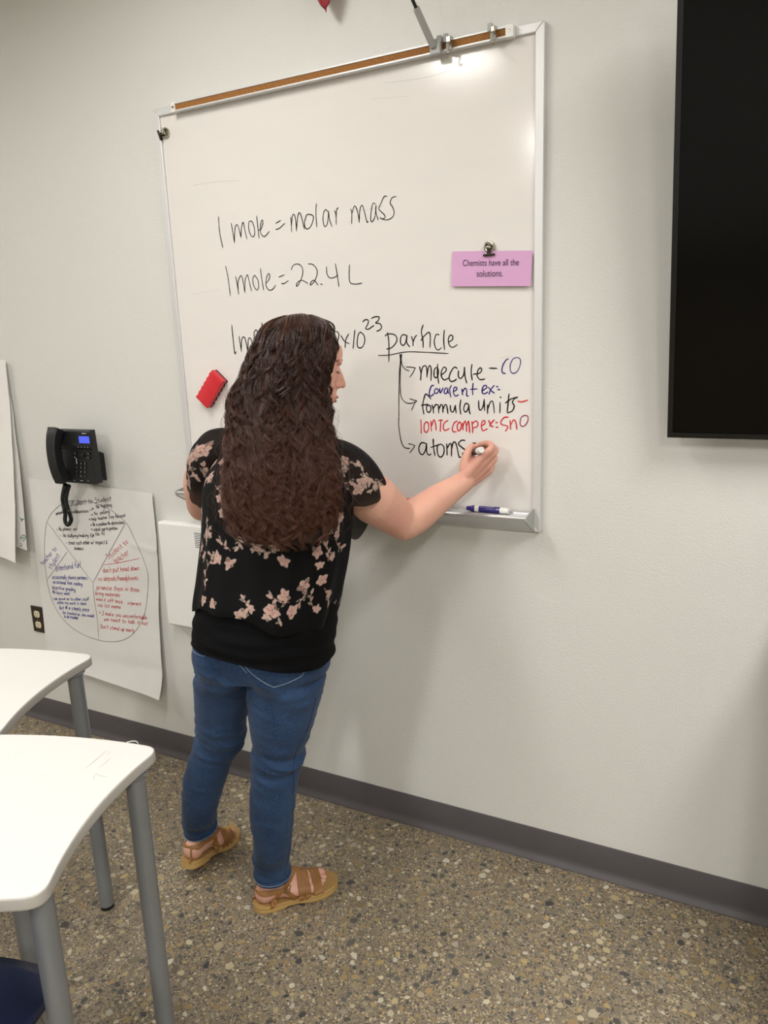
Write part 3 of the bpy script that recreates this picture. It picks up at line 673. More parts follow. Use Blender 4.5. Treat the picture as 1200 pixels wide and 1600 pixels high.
obj('navigation_pad', lathe(new(), [(0.0085, 0), (0.0085, 0.0045), (0.0075, 0.0055), (0.0045, 0.0055), (0.0045, 0.0045), (0.0035, 0.006), (0, 0.006)], (p.x, -0.0905, p.z), (0, -1, 0), 20), MT['black_gl'], ph)
# coiled cord
path = catmull([at(x_, y_, y=yy) for x_, y_, yy in ((102, 757, -0.100), (99.5, 768, -0.080), (98, 780, -0.060), (100, 793, -0.050), (102, 803, -0.045), (101.5, 814, -0.042), (106, 820, -0.042), (111, 813, -0.045),
        (108.5, 802, -0.050), (105, 791, -0.055), (103, 780, -0.070), (105, 768, -0.080), (108, 758, -0.085))], 30)
acc = [0]
for p0, p1 in zip(path, path[1:]): acc.append(acc[-1]+(p1-p0).length)
T, N = frames(path); total = acc[-1]; pts = []; nt_ = int(total/0.0042); j = 0
for s in range(nt_*9):
    L_ = total*s/(nt_*9)
    while j < len(acc)-2 and acc[j+1] < L_: j += 1
    f = (L_-acc[j])/max(acc[j+1]-acc[j], 1e-9); p = path[j].lerp(path[j+1], f); b = T[j].cross(N[j]); a = 2*PI*s/9
    pts.append(p+N[j]*math.cos(a)*0.0062+b*math.sin(a)*0.0062)
obj('coiled_cord', tube(new(), pts, 0.0018, 5), MT['black_gl'], ph, smooth=True)

# ------------------------------------------------------------------ outlet, white panel
ox0, ox1, oz0, oz1 = -2.648, -2.578, 0.402, 0.514
t = thing('outlet', 'brown wall plate with ivory double power socket', 'outlet', ((ox0+ox1)/2, 0, oz0))
obj('wall_plate', box(new(), (ox0, -0.0055, oz0), (ox1, 0, oz1), 0.0022), MT['plate'], t)
for z_ in (0.481, 0.435):
    xm = (ox0+ox1)/2; bm = new(); pts = [(xm+0.0165*math.cos(a), -0.0045, z_+max(-0.0135, min(0.0135, 0.0175*math.sin(a)))) for a in np.linspace(0, 2*PI, 28, endpoint=False)]
    prism(bm, pts, (0, -0.0032, 0), 0.0006); s_ = obj('socket', bm, MT['ivory'], t)
    bm = new()
    box(bm, (xm-0.0075, -0.0081, z_-0.001), (xm-0.0052, -0.0074, z_+0.0075)); box(bm, (xm+0.0052, -0.0081, z_), (xm+0.0075, -0.0074, z_+0.0065)); lathe(bm, [(0.0026, 0), (0.0026, 0.0006)], (xm, -0.0076, z_-0.007), (0, -1, 0), 10)
    obj('slots', bm, MT['slot'], s_)
obj('screw', lathe(new(), [(0.0028, 0), (0.0024, 0.0012), (0, 0.0014)], ((ox0+ox1)/2, -0.0055, 0.458), (0, -1, 0), 12), MT['steel'], t)
pnx0, pnx1, pz0, pz1 = -1.872, -1.43, 0.556, 0.935
t = thing('wall_cabinet', 'flat white enamelled wall box with vent slits behind the woman', 'wall cabinet', (pnx0, 0, pz0))
obj('cover', box(new(), (pnx0, -0.036, pz0), (pnx1, 0, pz1), 0.008, 3), MT['panel'], t)
va, vb = at(303, 833, y=-0.037), at(305, 855, y=-0.037)
for k in range(9):
    z_ = va.z+(vb.z-va.z)*k/8
    obj('vent_slit', box(new(), (va.x, -0.0366, z_-0.0010), (va.x+0.09, -0.0335, z_+0.0010)), MT['slot'], t)

# ------------------------------------------------------------------ easel paper sheets
def sheet_mesh(TL, TR, BR, BL, nx, nz, disp):
    bm = new(); rows = []
    for j in range(nz+1):
        v = j/nz; row = []
        for i in range(nx+1):
            u = i/nx; p = V(TL).lerp(V(TR), u).lerp(V(BL).lerp(V(BR), u), v); dx, dy, dz = disp(u, v); row.append(bm.verts.new(p+V((dx, dy, dz))))
        rows.append(row)
    for j in range(nz):
        for i in range(nx): bm.faces.new((rows[j][i], rows[j+1][i], rows[j+1][i+1], rows[j][i+1]))
    return bm
def d1(u, v):
    n = noise.noise(V((u*2.5, v*3.0, 1.3)))*0.006 + noise.noise(V((u*7, v*8, 7)))*0.0018 + noise.noise(V((u*22, v*30, 3)))*0.0006
    crease = 0.003*math.exp(-((v-0.18-0.10*u)/0.012)**2)*(1 if u > 0.8 else 0)
    edge = 0.022*max(0, v-0.25)**1.3*max(0, (u-0.80)/0.20)**1.6 + 0.030*max(0, (v-0.88)/0.12)**1.5*(0.3+0.7*u)
    wav = 0.004*math.sin(v*9+1)*max(0, (u-0.7)/0.3)
    return (0.004*max(0, (u-0.9)/0.1)*math.sin(v*8), -(0.009+abs(n)+crease+edge+wav*0.6), 0.012*math.sin(u*4.2+0.4)*max(0, (v-0.9)/0.1))
P1 = [at(45, 747, y=-0.008), at(238, 770, y=-0.012), at(249, 1088, y=-0.045), at(78, 1030, y=-0.02)]
P1[3] = V((-2.585, 0, 0.255)); P1 = [V((p.x, 0, p.z)) for p in P1]
bm = sheet_mesh(P1[0], P1[1], P1[2], P1[3], 60, 76, d1)
bvh1 = BVHTree.FromBMesh(bm)
poster = thing('easel_sheet', 'white easel sheet with a three-part circle of classroom notes under the telephone', 'poster', (P1[3].x, 0, P1[3].z))
sh = obj('paper', bm, MT['paper'], poster, smooth=True)
def ray(bvh, px, py):
    d = (CR*((px-600)/FPX) - CU*((py-800)/FPX) + CF).normalized(); h = bvh.ray_cast(CAM, d)
    return h[0], h[1]
# single stroke handwriting alphabet: x grows right, y up, x-height 5, ascender 9
GL = {
 'a': "4,4.5 2,5 0.5,3 1,0.5 3,1 4,4.5;4,4.5 4,1 5,0", 'b': "0.5,9 0.7,0;0.7,3 2.5,5 4,3 3,0.3 0.7,0.5", 'c': "4,4.5 2,5 0.5,2.5 2,0 4.2,0.8", 'd': "4,4.3 2,5 0.5,2.5 2,0 4,2;4,9 4,0",
 'e': "0.6,2.5 3.5,3 3.5,4.7 1.8,5 0.5,2.5 2,0 4.2,0.8", 'f': "4,8.5 2.5,9 1.8,6 1.8,0;0.3,4.6 3.8,4.9", 'g': "4,4.3 2,5 0.5,3 2,0.5 4,2.5;4,4.8 4,-2 2,-3.4 0.4,-2.5", 'h': "0.6,9 0.6,0;0.6,3 2.3,5 3.8,3.5 3.9,0",
 'i': "1,5 1,0;1,6.8 1.2,7.2", 'j': "2,5 2,-2.5 0.5,-3.2;2,6.8 2.2,7.2", 'k': "0.6,9 0.6,0;3.6,5 0.8,2.3 3.9,0", 'l': "1,9 1,0.3 1.8,0", 'm': "0.5,5 0.6,0;0.6,3.4 1.9,5 2.8,3.6 2.8,0;2.8,3.4 4.3,5 5.4,3.6 5.5,0",
 'n': "0.5,5 0.6,0;0.6,3.2 2.4,5 3.7,3.6 3.9,0", 'o': "2.4,5 0.5,3 1.4,0.2 3.6,0.8 4,3.8 2.4,5", 'p': "0.6,5 0.5,-3.6;0.6,3.6 2.4,5 4,3 2.6,0.2 0.6,0.9", 'q': "4,4.3 2,5 0.5,2.5 2,0 4,2;4,5 4,-3.5", 'r': "0.6,5 0.7,0;0.7,3.2 2,4.8 3.6,4.6",
 's': "3.6,4.6 1.8,5 1,3.6 3.3,1.7 2.8,0.2 0.5,0.4", 't': "1.9,8 1.9,0.6 3.2,0.2;0.3,5 3.6,5.2", 'u': "0.5,5 0.8,0.8 2.3,0 3.7,2;3.9,5 4,0", 'v': "0.4,5 2.1,0 4,5", 'w': "0.4,5 1.5,0 2.8,4 4,0 5.4,5", 'x': "0.4,5 3.8,0;3.8,5 0.5,0", 'y': "0.5,5 2.2,1.4;4.2,5 1.6,-3.4", 'z': "0.5,4.8 3.8,4.8 0.5,0 4,0.2",
 'S': "4.4,8.4 2,9 1,7 4,3.6 3.4,0.6 0.5,0.4", 'N': "0.6,0 0.8,9 4.4,0 4.6,9", 'A': "0.4,0 2.5,9 4.6,0;1.2,3 4,3", 'I': "1.6,9 1.6,0;0.4,9 2.8,9;0.4,0 2.8,0", 'B': "0.7,0 0.7,9 3.4,8.6 3,5 0.8,4.8;3,4.8 4.3,2.5 0.7,0", 'D': "0.7,0 0.7,9 4.2,6.5 3.6,1.2 0.7,0",
 '1': "1.2,9 1,0", '/': "3.6,9 0.4,-1", '&': "4.4,2.5 2,0 0.6,1.6 3,6 1.8,8 1,6 4.2,0", '-': "0.6,3 3.6,3.2", '*': "1,7 3,4;3,7 1,4", '.': "1,0.2 1.3,0", '!': "1,9 1,2.6;1,0.6 1.1,0.2", "'": "0.8,9 0.6,7.4", '@': "3.6,5.6 2,6 1.6,3.4 3.4,3.4 3.8,5.8 4.4,2.8 5.4,5 3,8 0.6,5 1.6,1.2 4.6,1.4", '+': "0.6,3.2 4,3.4;2.3,5.2 2.2,1.4",
 '>': "0.4,3 4.6,3.4;3.2,5 4.8,3.4 3.2,1.8", '<': "1,7 1,3 4.2,3;3,4.4 4.6,3 3,1.6",
}
ADV = {'m': 6.6, 'w': 6.2, 'i': 2.2, 'l': 2.4, 't': 3.9, 'r': 4, 'f': 4, ' ': 3.6, '1': 2.4, '.': 2.2, "'": 1.6, '!': 2.2, 'j': 3, 'I': 3.6, '@': 6.4}
def hand(bm, txt, p0, p1, h, w, bvh=None, seed=0, y=None):
    """handwriting from pixel p0 to p1 (baseline); h = x-height in pixels"""
    rg = random.Random(seed+len(txt)); tot = sum(ADV.get(c_, 5) for c_ in txt); dx, dy = p1[0]-p0[0], p1[1]-p0[1]; Ld = math.hypot(dx, dy); ux, uy = dx/Ld, dy/Ld
    sx = Ld/tot; sy = h/5; cur = 0
    for c_ in txt:
        g = GL.get(c_); jy = rg.uniform(-0.5, 0.5)
        if g:
            for st in parse(g):
                pts = []
                if len(st) == 2: st = [st[0], ((st[0][0]+st[1][0])/2+0.1, (st[0][1]+st[1][1])/2), st[1]]
                for a, b in st:
                    X = (cur+a+rg.uniform(-0.2, 0.2))*sx; Y = (b+jy+rg.uniform(-0.25, 0.25))*sy
                    pts.append((p0[0]+ux*X+uy*Y*-1*-1 if False else p0[0]+ux*X+uy*Y, p0[1]+uy*X-ux*Y))
                if bvh:
                    pts = catmull([V((a, b, 0)) for a, b in pts], 3); P = []
                    for q_ in pts:
                        hh_, nn_ = ray(bvh, q_.x, q_.y)
                        if hh_ is not None: P.append(hh_+V((0, -0.0009, 0)))
                    ribbon(bm, P, w, V((0, -1, 0)))
                else: ribbon(bm, [at(q_.x, q_.y, y=y) for q_ in catmull([V((a, b, 0)) for a, b in pts], 3)], w, V((0, -1, 0)))
        cur += ADV.get(c_, 5)
ZX, ZY, ZS = 60, 760, 6.4
def zz(p): return (ZX+p[0]/ZS, ZY+p[1]/ZS)
def lines(name, material, label, rows, wdt=0.0016, curves=()):
    for k, (txt, a, b, h) in enumerate(rows):
        bm = new(); hand(bm, txt, zz(a), zz(b), h/ZS, wdt, bvh1, k*7); o = obj(name, bm, material, poster)
        if material is not MT['pen_k']: o['label'] = label
    for c_ in curves:
        bm = new()
        pts = catmull([V((*zz(p), 0)) for p in c_], 8) if len(c_) > 2 else [V((*zz(c_[0]), 0)).lerp(V((*zz(c_[1]), 0)), s/16) for s in range(17)]
        P = [ray(bvh1, q_.x, q_.y)[0] for q_ in pts]; P = [p+V((0, -0.0009, 0)) for p in P if p is not None]; ribbon(bm, P, wdt*0.95, V((0, -1, 0))); obj('drawn_line', bm, material, poster)
lines('circle_drawing', MT['pen_k'], 'thin drawn circle split in three', [], 0.0018, [
    [(320, 143), (500, 150), (600, 180), (730, 240), (875, 360), (960, 520), (1040, 700), (1090, 850), (1100, 960), (1085, 1150), (1050, 1310), (960, 1460), (850, 1535), (720, 1553), (600, 1535), (450, 1480), (300, 1380), (180, 1230), (110, 1050), (75, 850), (62, 650), (68, 470), (90, 350), (140, 260), (230, 180), (320, 143)],
    [(90, 355), (300, 640), (545, 962)], [(875, 360), (700, 680), (545, 965)], [(545, 960), (562, 1140), (590, 1330), (605, 1532)], [(290, 650), (200, 780), (95, 925)]])
lines('handwriting', MT['pen_k'], 'black handwritten list in the top sector', [
    ('Student to Student', (312, 195), (735, 145), 30), ('participation', (178, 285), (265, 262), 16), ('collaboration', (330, 268), (502, 262), 20), ('>', (520, 258), (566, 232), 24), ('No fighting', (580, 222), (738, 198), 22),
    ('> No yelling', (528, 298), (716, 262), 20), ('< help teacher Stay focused', (508, 345), (872, 302), 20), ('< Be a problem No distractions', (525, 400), (862, 372), 20), ('< equal participation', (530, 445), (795, 432), 20), ('< No AI', (540, 500), (668, 482), 22),
    ('- No phones out', (180, 442), (388, 440), 20), ('- No bullying/making fun', (222, 506), (562, 506), 20), ('- treat each other w/ respect &', (278, 582), (692, 574), 22), ('kindness', (362, 634), (455, 634), 20)], 0.0021)
lines('handwriting', MT['pen_b'], 'blue handwritten list in the left sector', [
    ('teacher to', (45, 790), (190, 625), 28), ('student', (125, 830), (225, 695), 32), ('Intentional fun!', (175, 848), (432, 805), 34), ('occasionally choose partners', (140, 922), (492, 932), 24), ('occasional free seating', (145, 968), (442, 992), 22),
    ('objective grading', (135, 1022), (372, 1048), 20), ('No busy work', (140, 1070), (318, 1088), 20), ('can move on to other stuff', (150, 1135), (507, 1142), 18), ('when my work is done', (190, 1172), (482, 1186), 18), ('but @ a steady pace', (210, 1225), (510, 1250), 22),
    ('be treated as you would', (245, 1275), (556, 1306), 18), ('to be treated', (255, 1310), (396, 1328), 18)], 0.0021)
lines('handwriting', MT['pen_r'], 'red handwritten list in the right sector', [
    ('Student to', (702, 730), (905, 560), 30), ('teacher', (770, 775), (915, 672), 34), ("don't put head down", (645, 862), (1012, 836), 28), ('no airpods/headphones', (600, 945), (1002, 935), 28), ('promise them in them', (582, 1028), (1012, 1056), 28),
    ('bring materials', (570, 1084), (822, 1102), 22), ("won't off task", (575, 1140), (850, 1172), 20), ('interact', (890, 1180), (1028, 1192), 20), ('no 1st name', (598, 1200), (826, 1224), 22), ('* I make you uncomfortable', (605, 1282), (1088, 1330), 22),
    ('we need to talk it out', (655, 1342), (1096, 1388), 22), ("Don't stand up early", (620, 1415), (960, 1458), 22)], 0.0021, [[(650, 785), (820, 760), (1015, 718)]])

# papers at the left edge of the frame
x0_ = -3.22
def pad(name_label, TR, BR, off, seedv, curl, bl):
    TL = (x0_, 0, TR[1]+0.015); BL = (x0_, 0, bl)
    def dd(u, v):
        e = off + abs(noise.noise(V((u*3, v*4, seedv))))*0.006 + noise.noise(V((u*18, v*22, seedv)))*0.0008
        e += curl*v**1.6*max(0, (u-0.55)/0.45)**1.2 + curl*0.4*v**2
        return (0.0, -e, 0.006*math.sin(u*9)*v)
    return sheet_mesh(TL, (TR[0], 0, TR[1]), (BR[0], 0, BR[1]), BL, 36, 46, dd)
t1 = thing('easel_sheet', 'plain white easel sheet at the left edge of the photo, in front of another', 'poster', (x0_, 0, 0.70))
q1_ = at(8, 562, y=-0.014); q2_ = at(24, 881, y=-0.085)
obj('paper', pad('', (q1_.x, q1_.z), (q2_.x, q2_.z), 0.014, 2.0, 0.050, q2_.z+0.02), MT['paper_pad'], t1, smooth=True)
t2 = thing('easel_sheet', 'easel sheet with green handwriting, half hidden behind the plain one', 'poster', (x0_, 0, 0.74))
q1_ = at(10, 575, y=-0.008); q2_ = at(40, 862, y=-0.055)
bm = pad('', (q1_.x, q1_.z), (q2_.x, q2_.z), 0.006, 5.0, 0.030, q2_.z+0.02); bvh2 = BVHTree.FromBMesh(bm)
obj('paper', bm, MT['paper_pad'], t2, smooth=True)
bm = new()
for st in parse("400,590 360,560 390,600 380,620 400,600 430,575 440,605; 365,940 400,880 430,870 465,905 430,960 395,975; 370,900 400,930 440,900; 430,990 435,1000; 365,1010 395,1040 365,1080; 415,1090 425,1105; 340,1180 375,1140 400,1160 385,1180"):
    P = [ray(bvh2, a/11.425, 760+b/11.425)[0] for a, b in st]; P = [p+V((0, -0.0008, 0)) for p in P if p is not None]
    if len(P) > 1: ribbon(bm, catmull(P, 4), 0.0034, V((0, -1, 0)))
obj('handwriting', bm, MT['pen_g'], t2)

# ------------------------------------------------------------------ school desks
def arc_pts(a, b, bulge, n=14):
    """points from a to b, bulge>0 bows to the left of a->b"""
    a, b = V((*a, 0)), V((*b, 0)); d = b-a; nn = V((-d.y, d.x, 0)).normalized()
    return [a+d*(k/n)+nn*bulge*4*(k/n)*(1-k/n) for k in range(n+1)]
def rounded(edges, r=0.035, n=7):
    """edges: list of polylines making a closed outline; every junction is rounded"""
    segs = []
    for e in edges:
        L_ = [0]
        for p0, p1 in zip(e, e[1:]): L_.append(L_[-1]+(p1-p0).length)
        def pt(s, e=e, L_=L_):
            for k in range(len(e)-1):
                if s <= L_[k+1] or k == len(e)-2: return e[k].lerp(e[k+1], (s-L_[k])/(L_[k+1]-L_[k]))
        segs.append([pt(r+(L_[-1]-2*r)*k/12) for k in range(13)])
    out = []
    for i, s in enumerate(segs):
        out += s; nxt = segs[(i+1) % len(segs)]; corner = edges[i][-1]
        for k in range(1, n):
            t_ = k/n; out.append((s[-1]*(1-t_)**2)+corner*2*t_*(1-t_)+nxt[0]*t_*t_)
    return out
def make_desk(lb):
    A_, B_, C_, D_ = (-1.052, -0.912), (-0.912, -1.305), (-1.330, -1.475), (-1.485, -1.045)
    edges = [arc_pts(A_, B_, -0.032), arc_pts(B_, C_, 0.018), arc_pts(C_, D_, 0.03), arc_pts(D_, A_, 0.022)]
    edges[0] = arc_pts(A_, B_, -0.030)
    o0 = rounded(edges); cx = sum((p for p in o0), V((0, 0, 0)))/len(o0)
    t = thing('school_desk', lb, 'desk', (cx.x, cx.y, 0))
    shrink = lambda p, d: p + (cx-p).normalized()*d
    ZT = 0.735
    bm = new(); prism(bm, [(*shrink(p, 0.0022).xy, ZT-0.0215) for p in o0], (0, 0, 0.0213)); top = obj('desktop', bm, MT['laminate'], t)
    bm = new(); n = len(o0)
    levels = [(0.0020, ZT-0.0225), (0.0004, ZT-0.0215), (0, ZT-0.019), (0, ZT-0.0035), (0.0006, ZT-0.0012), (0.0022, ZT-0.0004), (0.0035, ZT-0.0001)]
    R_ = [[bm.verts.new((*shrink(p, d).xy, z)) for p in o0] for d, z in levels]
    for r0, r1 in zip(R_, R_[1:]):
        for k in range(n): bm.faces.new((r0[k], r0[(k+1) % n], r1[(k+1) % n], r1[k]))
    bmesh.ops.recalc_face_normals(bm, faces=bm.faces)
    auto_smooth(obj('edge_band', bm, MT['edge'], t), 50)
    for (x_, y_) in ((-1.0660, -0.9750), (-0.9720, -1.2700), (-1.300, -1.420), (-1.270, -1.115)):
        leg = obj('leg', tube(new(), [(x_, y_, 0.012), (x_, y_, ZT-0.0235)], 0.0192, 28), MT['leg'], t); auto_smooth(leg, 40)
        auto_smooth(obj('rubber_foot', lathe(new(), [(0.0165, 0), (0.018, 0.002), (0.018, 0.013)], (x_, y_, 0), (0, 0, 1), 24), MT['rubber'], leg), 40)
        auto_smooth(obj('mounting_collar', lathe(new(), [(0.0205, 0), (0.0215, 0.002), (0.0215, 0.006), (0.026, 0.008), (0.026, 0.0095)], (x_, y_, ZT-0.0335), (0, 0, 1), 28), MT['leg'], leg), 40)
    return t
def copy_tree(o, parent=None, lb=None):
    c_ = o.copy(); C.objects.link(c_); WLOC[c_.name] = WLOC[o.name].copy()
    if parent: c_.parent = parent
    if lb: c_['label'] = lb
    for ch in list(o.children): copy_tree(ch, c_)
    return c_
desk = make_desk('white curved student desk nearest the camera, with faint scratches, by the chair')
far = copy_tree(desk, lb='white curved student desk farther back, beside the easel sheet'); far.location += V((-0.4970, 0.2860, 0))
for d_ in (desk, far): d_['group'] = 'curved student desks'
for ch in far.children:
    if ch.name.startswith('leg') and (ch.location-V((-0.972-WLOC[desk.name].x, -1.270-WLOC[desk.name].y, ch.location.z))).length < 0.03: ch.location += V((0.034, -0.027, 0))
    elif ch.name.startswith('leg') and (ch.location-V((-1.270-WLOC[desk.name].x, -1.115-WLOC[desk.name].y, ch.location.z))).length < 0.03: ch.location += V((-0.09, 0.03, 0))
bm = new()
for st in parse("134,1200 150,1187 166,1173; 155,1199 168,1189 173,1184; 162,1185 167,1186; 173,1174 168,1180; 181,1176 184,1177; 188,1178 190,1179; 148,1209 157,1212 167,1214; 148,1211 146,1219; 30,1178 31,1179; 36,1176 37,1177; 24,1181 25,1182; 55,1239 57,1239; 64,1213 71,1210; 19,1302 21,1303"):
    ribbon(bm, [at(a, b, z=0.7352) for a, b in st], 0.0009, V((0, 0, 1)))
obj('scratch_marks', bm, MT['pencil'], desk)
obj('loose_edge_strip', tube(new(), catmull([at(198, 1160, z=0.7345), at(204, 1158.5, z=0.739), at(211, 1158, z=0.741), at(215, 1160, z=0.738), at(216, 1163, z=0.733)], 5), 0.0009, 6), MT['tape'], desk)

# ------------------------------------------------------------------ navy chair
t = thing('chair', 'navy plastic school chair under the near white desk', 'chair', (-1.25, -1.42, 0))
Mc = Matrix.Translation((-1.168, -1.418, 0.004)) @ Matrix.Rotation(math.radians(17), 4, 'Z')
bm = new(); n = 16; rows = []
for j in range(n+1):
    v = j/n; yy = -0.20+0.40*v; hw_ = 0.190-0.006*v-0.018*max(0, (v-0.9)/0.1)**2; zz_ = 0.450+0.004*math.cos(v*PI)-0.010*max(0, (v-0.8)/0.2)**2; row = []
    for i in range(n+1):
        u = -1+2*i/n; row.append(bm.verts.new(Mc @ V((u*hw_, yy-0.02*(abs(u)**3), zz_-0.006*(1-u*u)*(1-v)))))
    rows.append(row)
for j in range(n):
    for i in range(n): bm.faces.new((rows[j][i], rows[j][i+1], rows[j+1][i+1], rows[j+1][i]))
s_ = obj('seat', bm, MT['navy'], t, smooth=True); md = s_.modifiers.new('t', 'SOLIDIFY'); md.thickness = 0.010; md.offset = -1
bm = new(); rows = []
for j in range(n+1):
    v = j/n; zz_ = 0.56+0.27*v; row = []
    for i in range(n+1):
        u = -1+2*i/n; row.append(bm.verts.new(Mc @ V((u*(0.20-0.02*abs(2*v-1)**3), -0.235-0.05*v+0.035*u*u, zz_-0.02*abs(u)**4))))
    rows.append(row)
for j in range(n):
    for i in range(n): bm.faces.new((rows[j][i], rows[j+1][i], rows[j+1][i+1], rows[j][i+1]))
s_ = obj('backrest', bm, MT['navy'], t, smooth=True); md = s_.modifiers.new('t', 'SOLIDIFY'); md.thickness = 0.009
for sx_ in (-1, 1):
    fr = [Mc @ V(p) for p in ((sx_*0.175, 0.215, 0.013), (sx_*0.160, 0.125, 0.400), (sx_*0.155, 0.08, 0.418), (sx_*0.155, -0.16, 0.416))]
    g_ = obj('leg', tube(new(), catmull(fr, 6), 0.0110, 14), MT['chrome'], t, smooth=True)
    obj('floor_glide', lathe(new(), [(0.012, 0), (0.013, 0.004), (0.012, 0.018)], (Mc @ V((sx_*0.176, 0.217, -0.004))), (0, 0, 1), 16), MT['rubber'], g_)
    fr = [Mc @ V(p) for p in ((sx_*0.180, -0.27, 0.013), (sx_*0.168, -0.17, 0.41), (sx_*0.178, -0.215, 0.54), (sx_*0.172, -0.262, 0.78))]
    g_ = obj('leg', tube(new(), catmull(fr, 6), 0.0110, 14), MT['chrome'], t, smooth=True)
    obj('floor_glide', lathe(new(), [(0.012, 0), (0.013, 0.004), (0.012, 0.018)], (Mc @ V((sx_*0.180, -0.27, -0.004))), (0, 0, 1), 16), MT['rubber'], g_)
obj('cross_bar', tube(new(), [Mc @ V((-0.158, 0.12, 0.423)), Mc @ V((0.158, 0.12, 0.423))], 0.0095, 12), MT['chrome'], t, smooth=True)
# ================================================================== the woman at the board
def proj(p):
    d = V(p)-CAM; w = d.dot(CF); return 600+FPX*d.dot(CR)/w, 800-FPX*d.dot(CU)/w, w
ER = V((CR.x, CR.y, 0)).normalized()
def level(z, yc, pl, pr):
    """centre and half width (across the line of sight) of something seen between two pixel columns at depth yc"""
    def xs(px):
        lo, hi = -3.0, 1.0
        for _ in range(40):
            mid = (lo+hi)/2
            if proj((mid, yc, z))[0] < px: lo = mid
            else: hi = mid
        return (lo+hi)/2
    c = V((xs((pl+pr)/2), yc, z)); return c, (pr-pl)/2*proj(c)[2]/FPX
def grid_obj(name, P, material, parent, closed=True, attr=None, attr_name='Col', smooth=True):
    """P: numpy (rows, cols, 3)"""
    nv, nu = P.shape[:2]; me = bpy.data.meshes.new(name); idx = np.arange(nv*nu).reshape(nv, nu)
    nxt = np.roll(idx, -1, axis=1) if closed else idx[:, 1:]
    cur = idx if closed else idx[:, :-1]
    q = np.stack([cur[:-1], nxt[:-1], nxt[1:], cur[1:]], axis=-1).reshape(-1, 4)
    me.vertices.add(nv*nu); me.vertices.foreach_set('co', P.astype(np.float32).ravel())
    me.loops.add(q.size); me.loops.foreach_set('vertex_index', q.astype(np.int32).ravel())
    me.polygons.add(len(q)); me.polygons.foreach_set('loop_start', np.arange(0, q.size, 4, dtype=np.int32)); me.polygons.foreach_set('loop_total', np.full(len(q), 4, dtype=np.int32))
    me.update(calc_edges=True); me.validate()
    if attr is not None:
        ca = me.color_attributes.new(attr_name, 'FLOAT_COLOR', 'POINT'); a4 = np.ones((nv*nu, 4), np.float32); a4[:, :3] = attr.reshape(-1, 3); ca.data.foreach_set('color', a4.ravel())
    return obj(name, me, material, parent, smooth=smooth)
def remeshed(bm, voxel, smooth_it=4, factor=0.5):
    """joins overlapping shapes into one continuous skin"""
    me = bpy.data.meshes.new('t'); bmesh.ops.recalc_face_normals(bm, faces=bm.faces); bm.to_mesh(me); bm.free()
    ob = bpy.data.objects.new('t', me); C.objects.link(ob)
    r = ob.modifiers.new('r', 'REMESH'); r.mode = 'VOXEL'; r.voxel_size = voxel; r.adaptivity = 0
    s = ob.modifiers.new('s', 'SMOOTH'); s.factor = factor; s.iterations = smooth_it
    dg = bpy.context.evaluated_depsgraph_get(); out = bpy.data.meshes.new_from_object(ob.evaluated_get(dg))
    bpy.data.objects.remove(ob); bpy.data.meshes.remove(me); return out
def ell(bm, c, r, axes=None, n=20):
    t = bmesh.new(); bmesh.ops.create_uvsphere(t, u_segments=n, v_segments=n//2+2, radius=1)
    X, Y, Z = axes if axes else (V((1, 0, 0)), V((0, 1, 0)), V((0, 0, 1)))
    for v in t.verts: v.co = V(c)+X*(v.co.x*r[0])+Y*(v.co.y*r[1])+Z*(v.co.z*r[2])
    me = bpy.data.meshes.new('t'); t.to_mesh(me); t.free(); bm.from_mesh(me); bpy.data.meshes.remove(me)
def limb(bm, nodes, n=28, per=6):
    """nodes: (point, radius); smooth tapered capsule chain"""
    P = catmull([V(p) for p, r in nodes], per); R = []
    rr = [r for p, r in nodes]
    for i in range(len(nodes)-1):
        for k in range(per): R.append(rr[i]+(rr[i+1]-rr[i])*k/per)
    R.append(rr[-1]); tube(bm, P, R, n, round_cap=True)
def hdir(deg): return V((math.cos(math.radians(deg)), math.sin(math.radians(deg)), 0))
def oval_rows(levels, n, per=6):
    """levels: (centre, half width, half depth, facing angle) -> (rows, n, 3) array; column 0 at the right side"""
    L = []
    for c, a, b, ang in levels: L.append([c.x, c.y, c.z, a, b, ang])
    L = np.array(L); out = []
    for i in range(len(L)-1):
        p0 = L[max(i-1, 0)]; p1 = L[i]; p2 = L[i+1]; p3 = L[min(i+2, len(L)-1)]
        for k in range(per):
            t = k/per; out.append(0.5*((2*p1)+(-p0+p2)*t+(2*p0-5*p1+4*p2-p3)*t*t+(-p0+3*p1-3*p2+p3)*t**3))
    out.append(L[-1]); L = np.array(out); th = np.linspace(0, 2*PI, n, endpoint=False)
    P = np.zeros((len(L), n, 3))
    for i, (x, y, z, a, b, ang) in enumerate(L):
        ax = math.radians(ang-90); rx, ry = math.cos(ax), math.sin(ax); fx, fy = -ry, rx
        c, s = np.cos(th), np.sin(th); c = np.sign(c)*np.abs(c)**0.92; s = np.sign(s)*np.abs(s)**0.92
        P[i, :, 0] = x+rx*a*c+fx*b*s; P[i, :, 1] = y+ry*a*c+fy*b*s; P[i, :, 2] = z
    return P, th
def bm_from_rows(bm, P):
    nv, n = P.shape[:2]; vs = [[bm.verts.new(P[i, k]) for k in range(n)] for i in range(nv)]
    for a, b in zip(vs, vs[1:]):
        for k in range(n): bm.faces.new((a[k], a[(k+1) % n], b[(k+1) % n], b[k]))
    bm.faces.new(vs[0][::-1]); bm.faces.new(vs[-1])

woman = thing('person', 'woman with long curly brown hair, floral black blouse and jeans writing on the board', 'person', (-1.28, -0.46, 0))
SKIN = mat('skin', '#deaf99', 0.5, bump=(380, 0.10, 0.0006), vary=(9, '#d59c8b', 0.9), spec=0.4, sss=0.12)

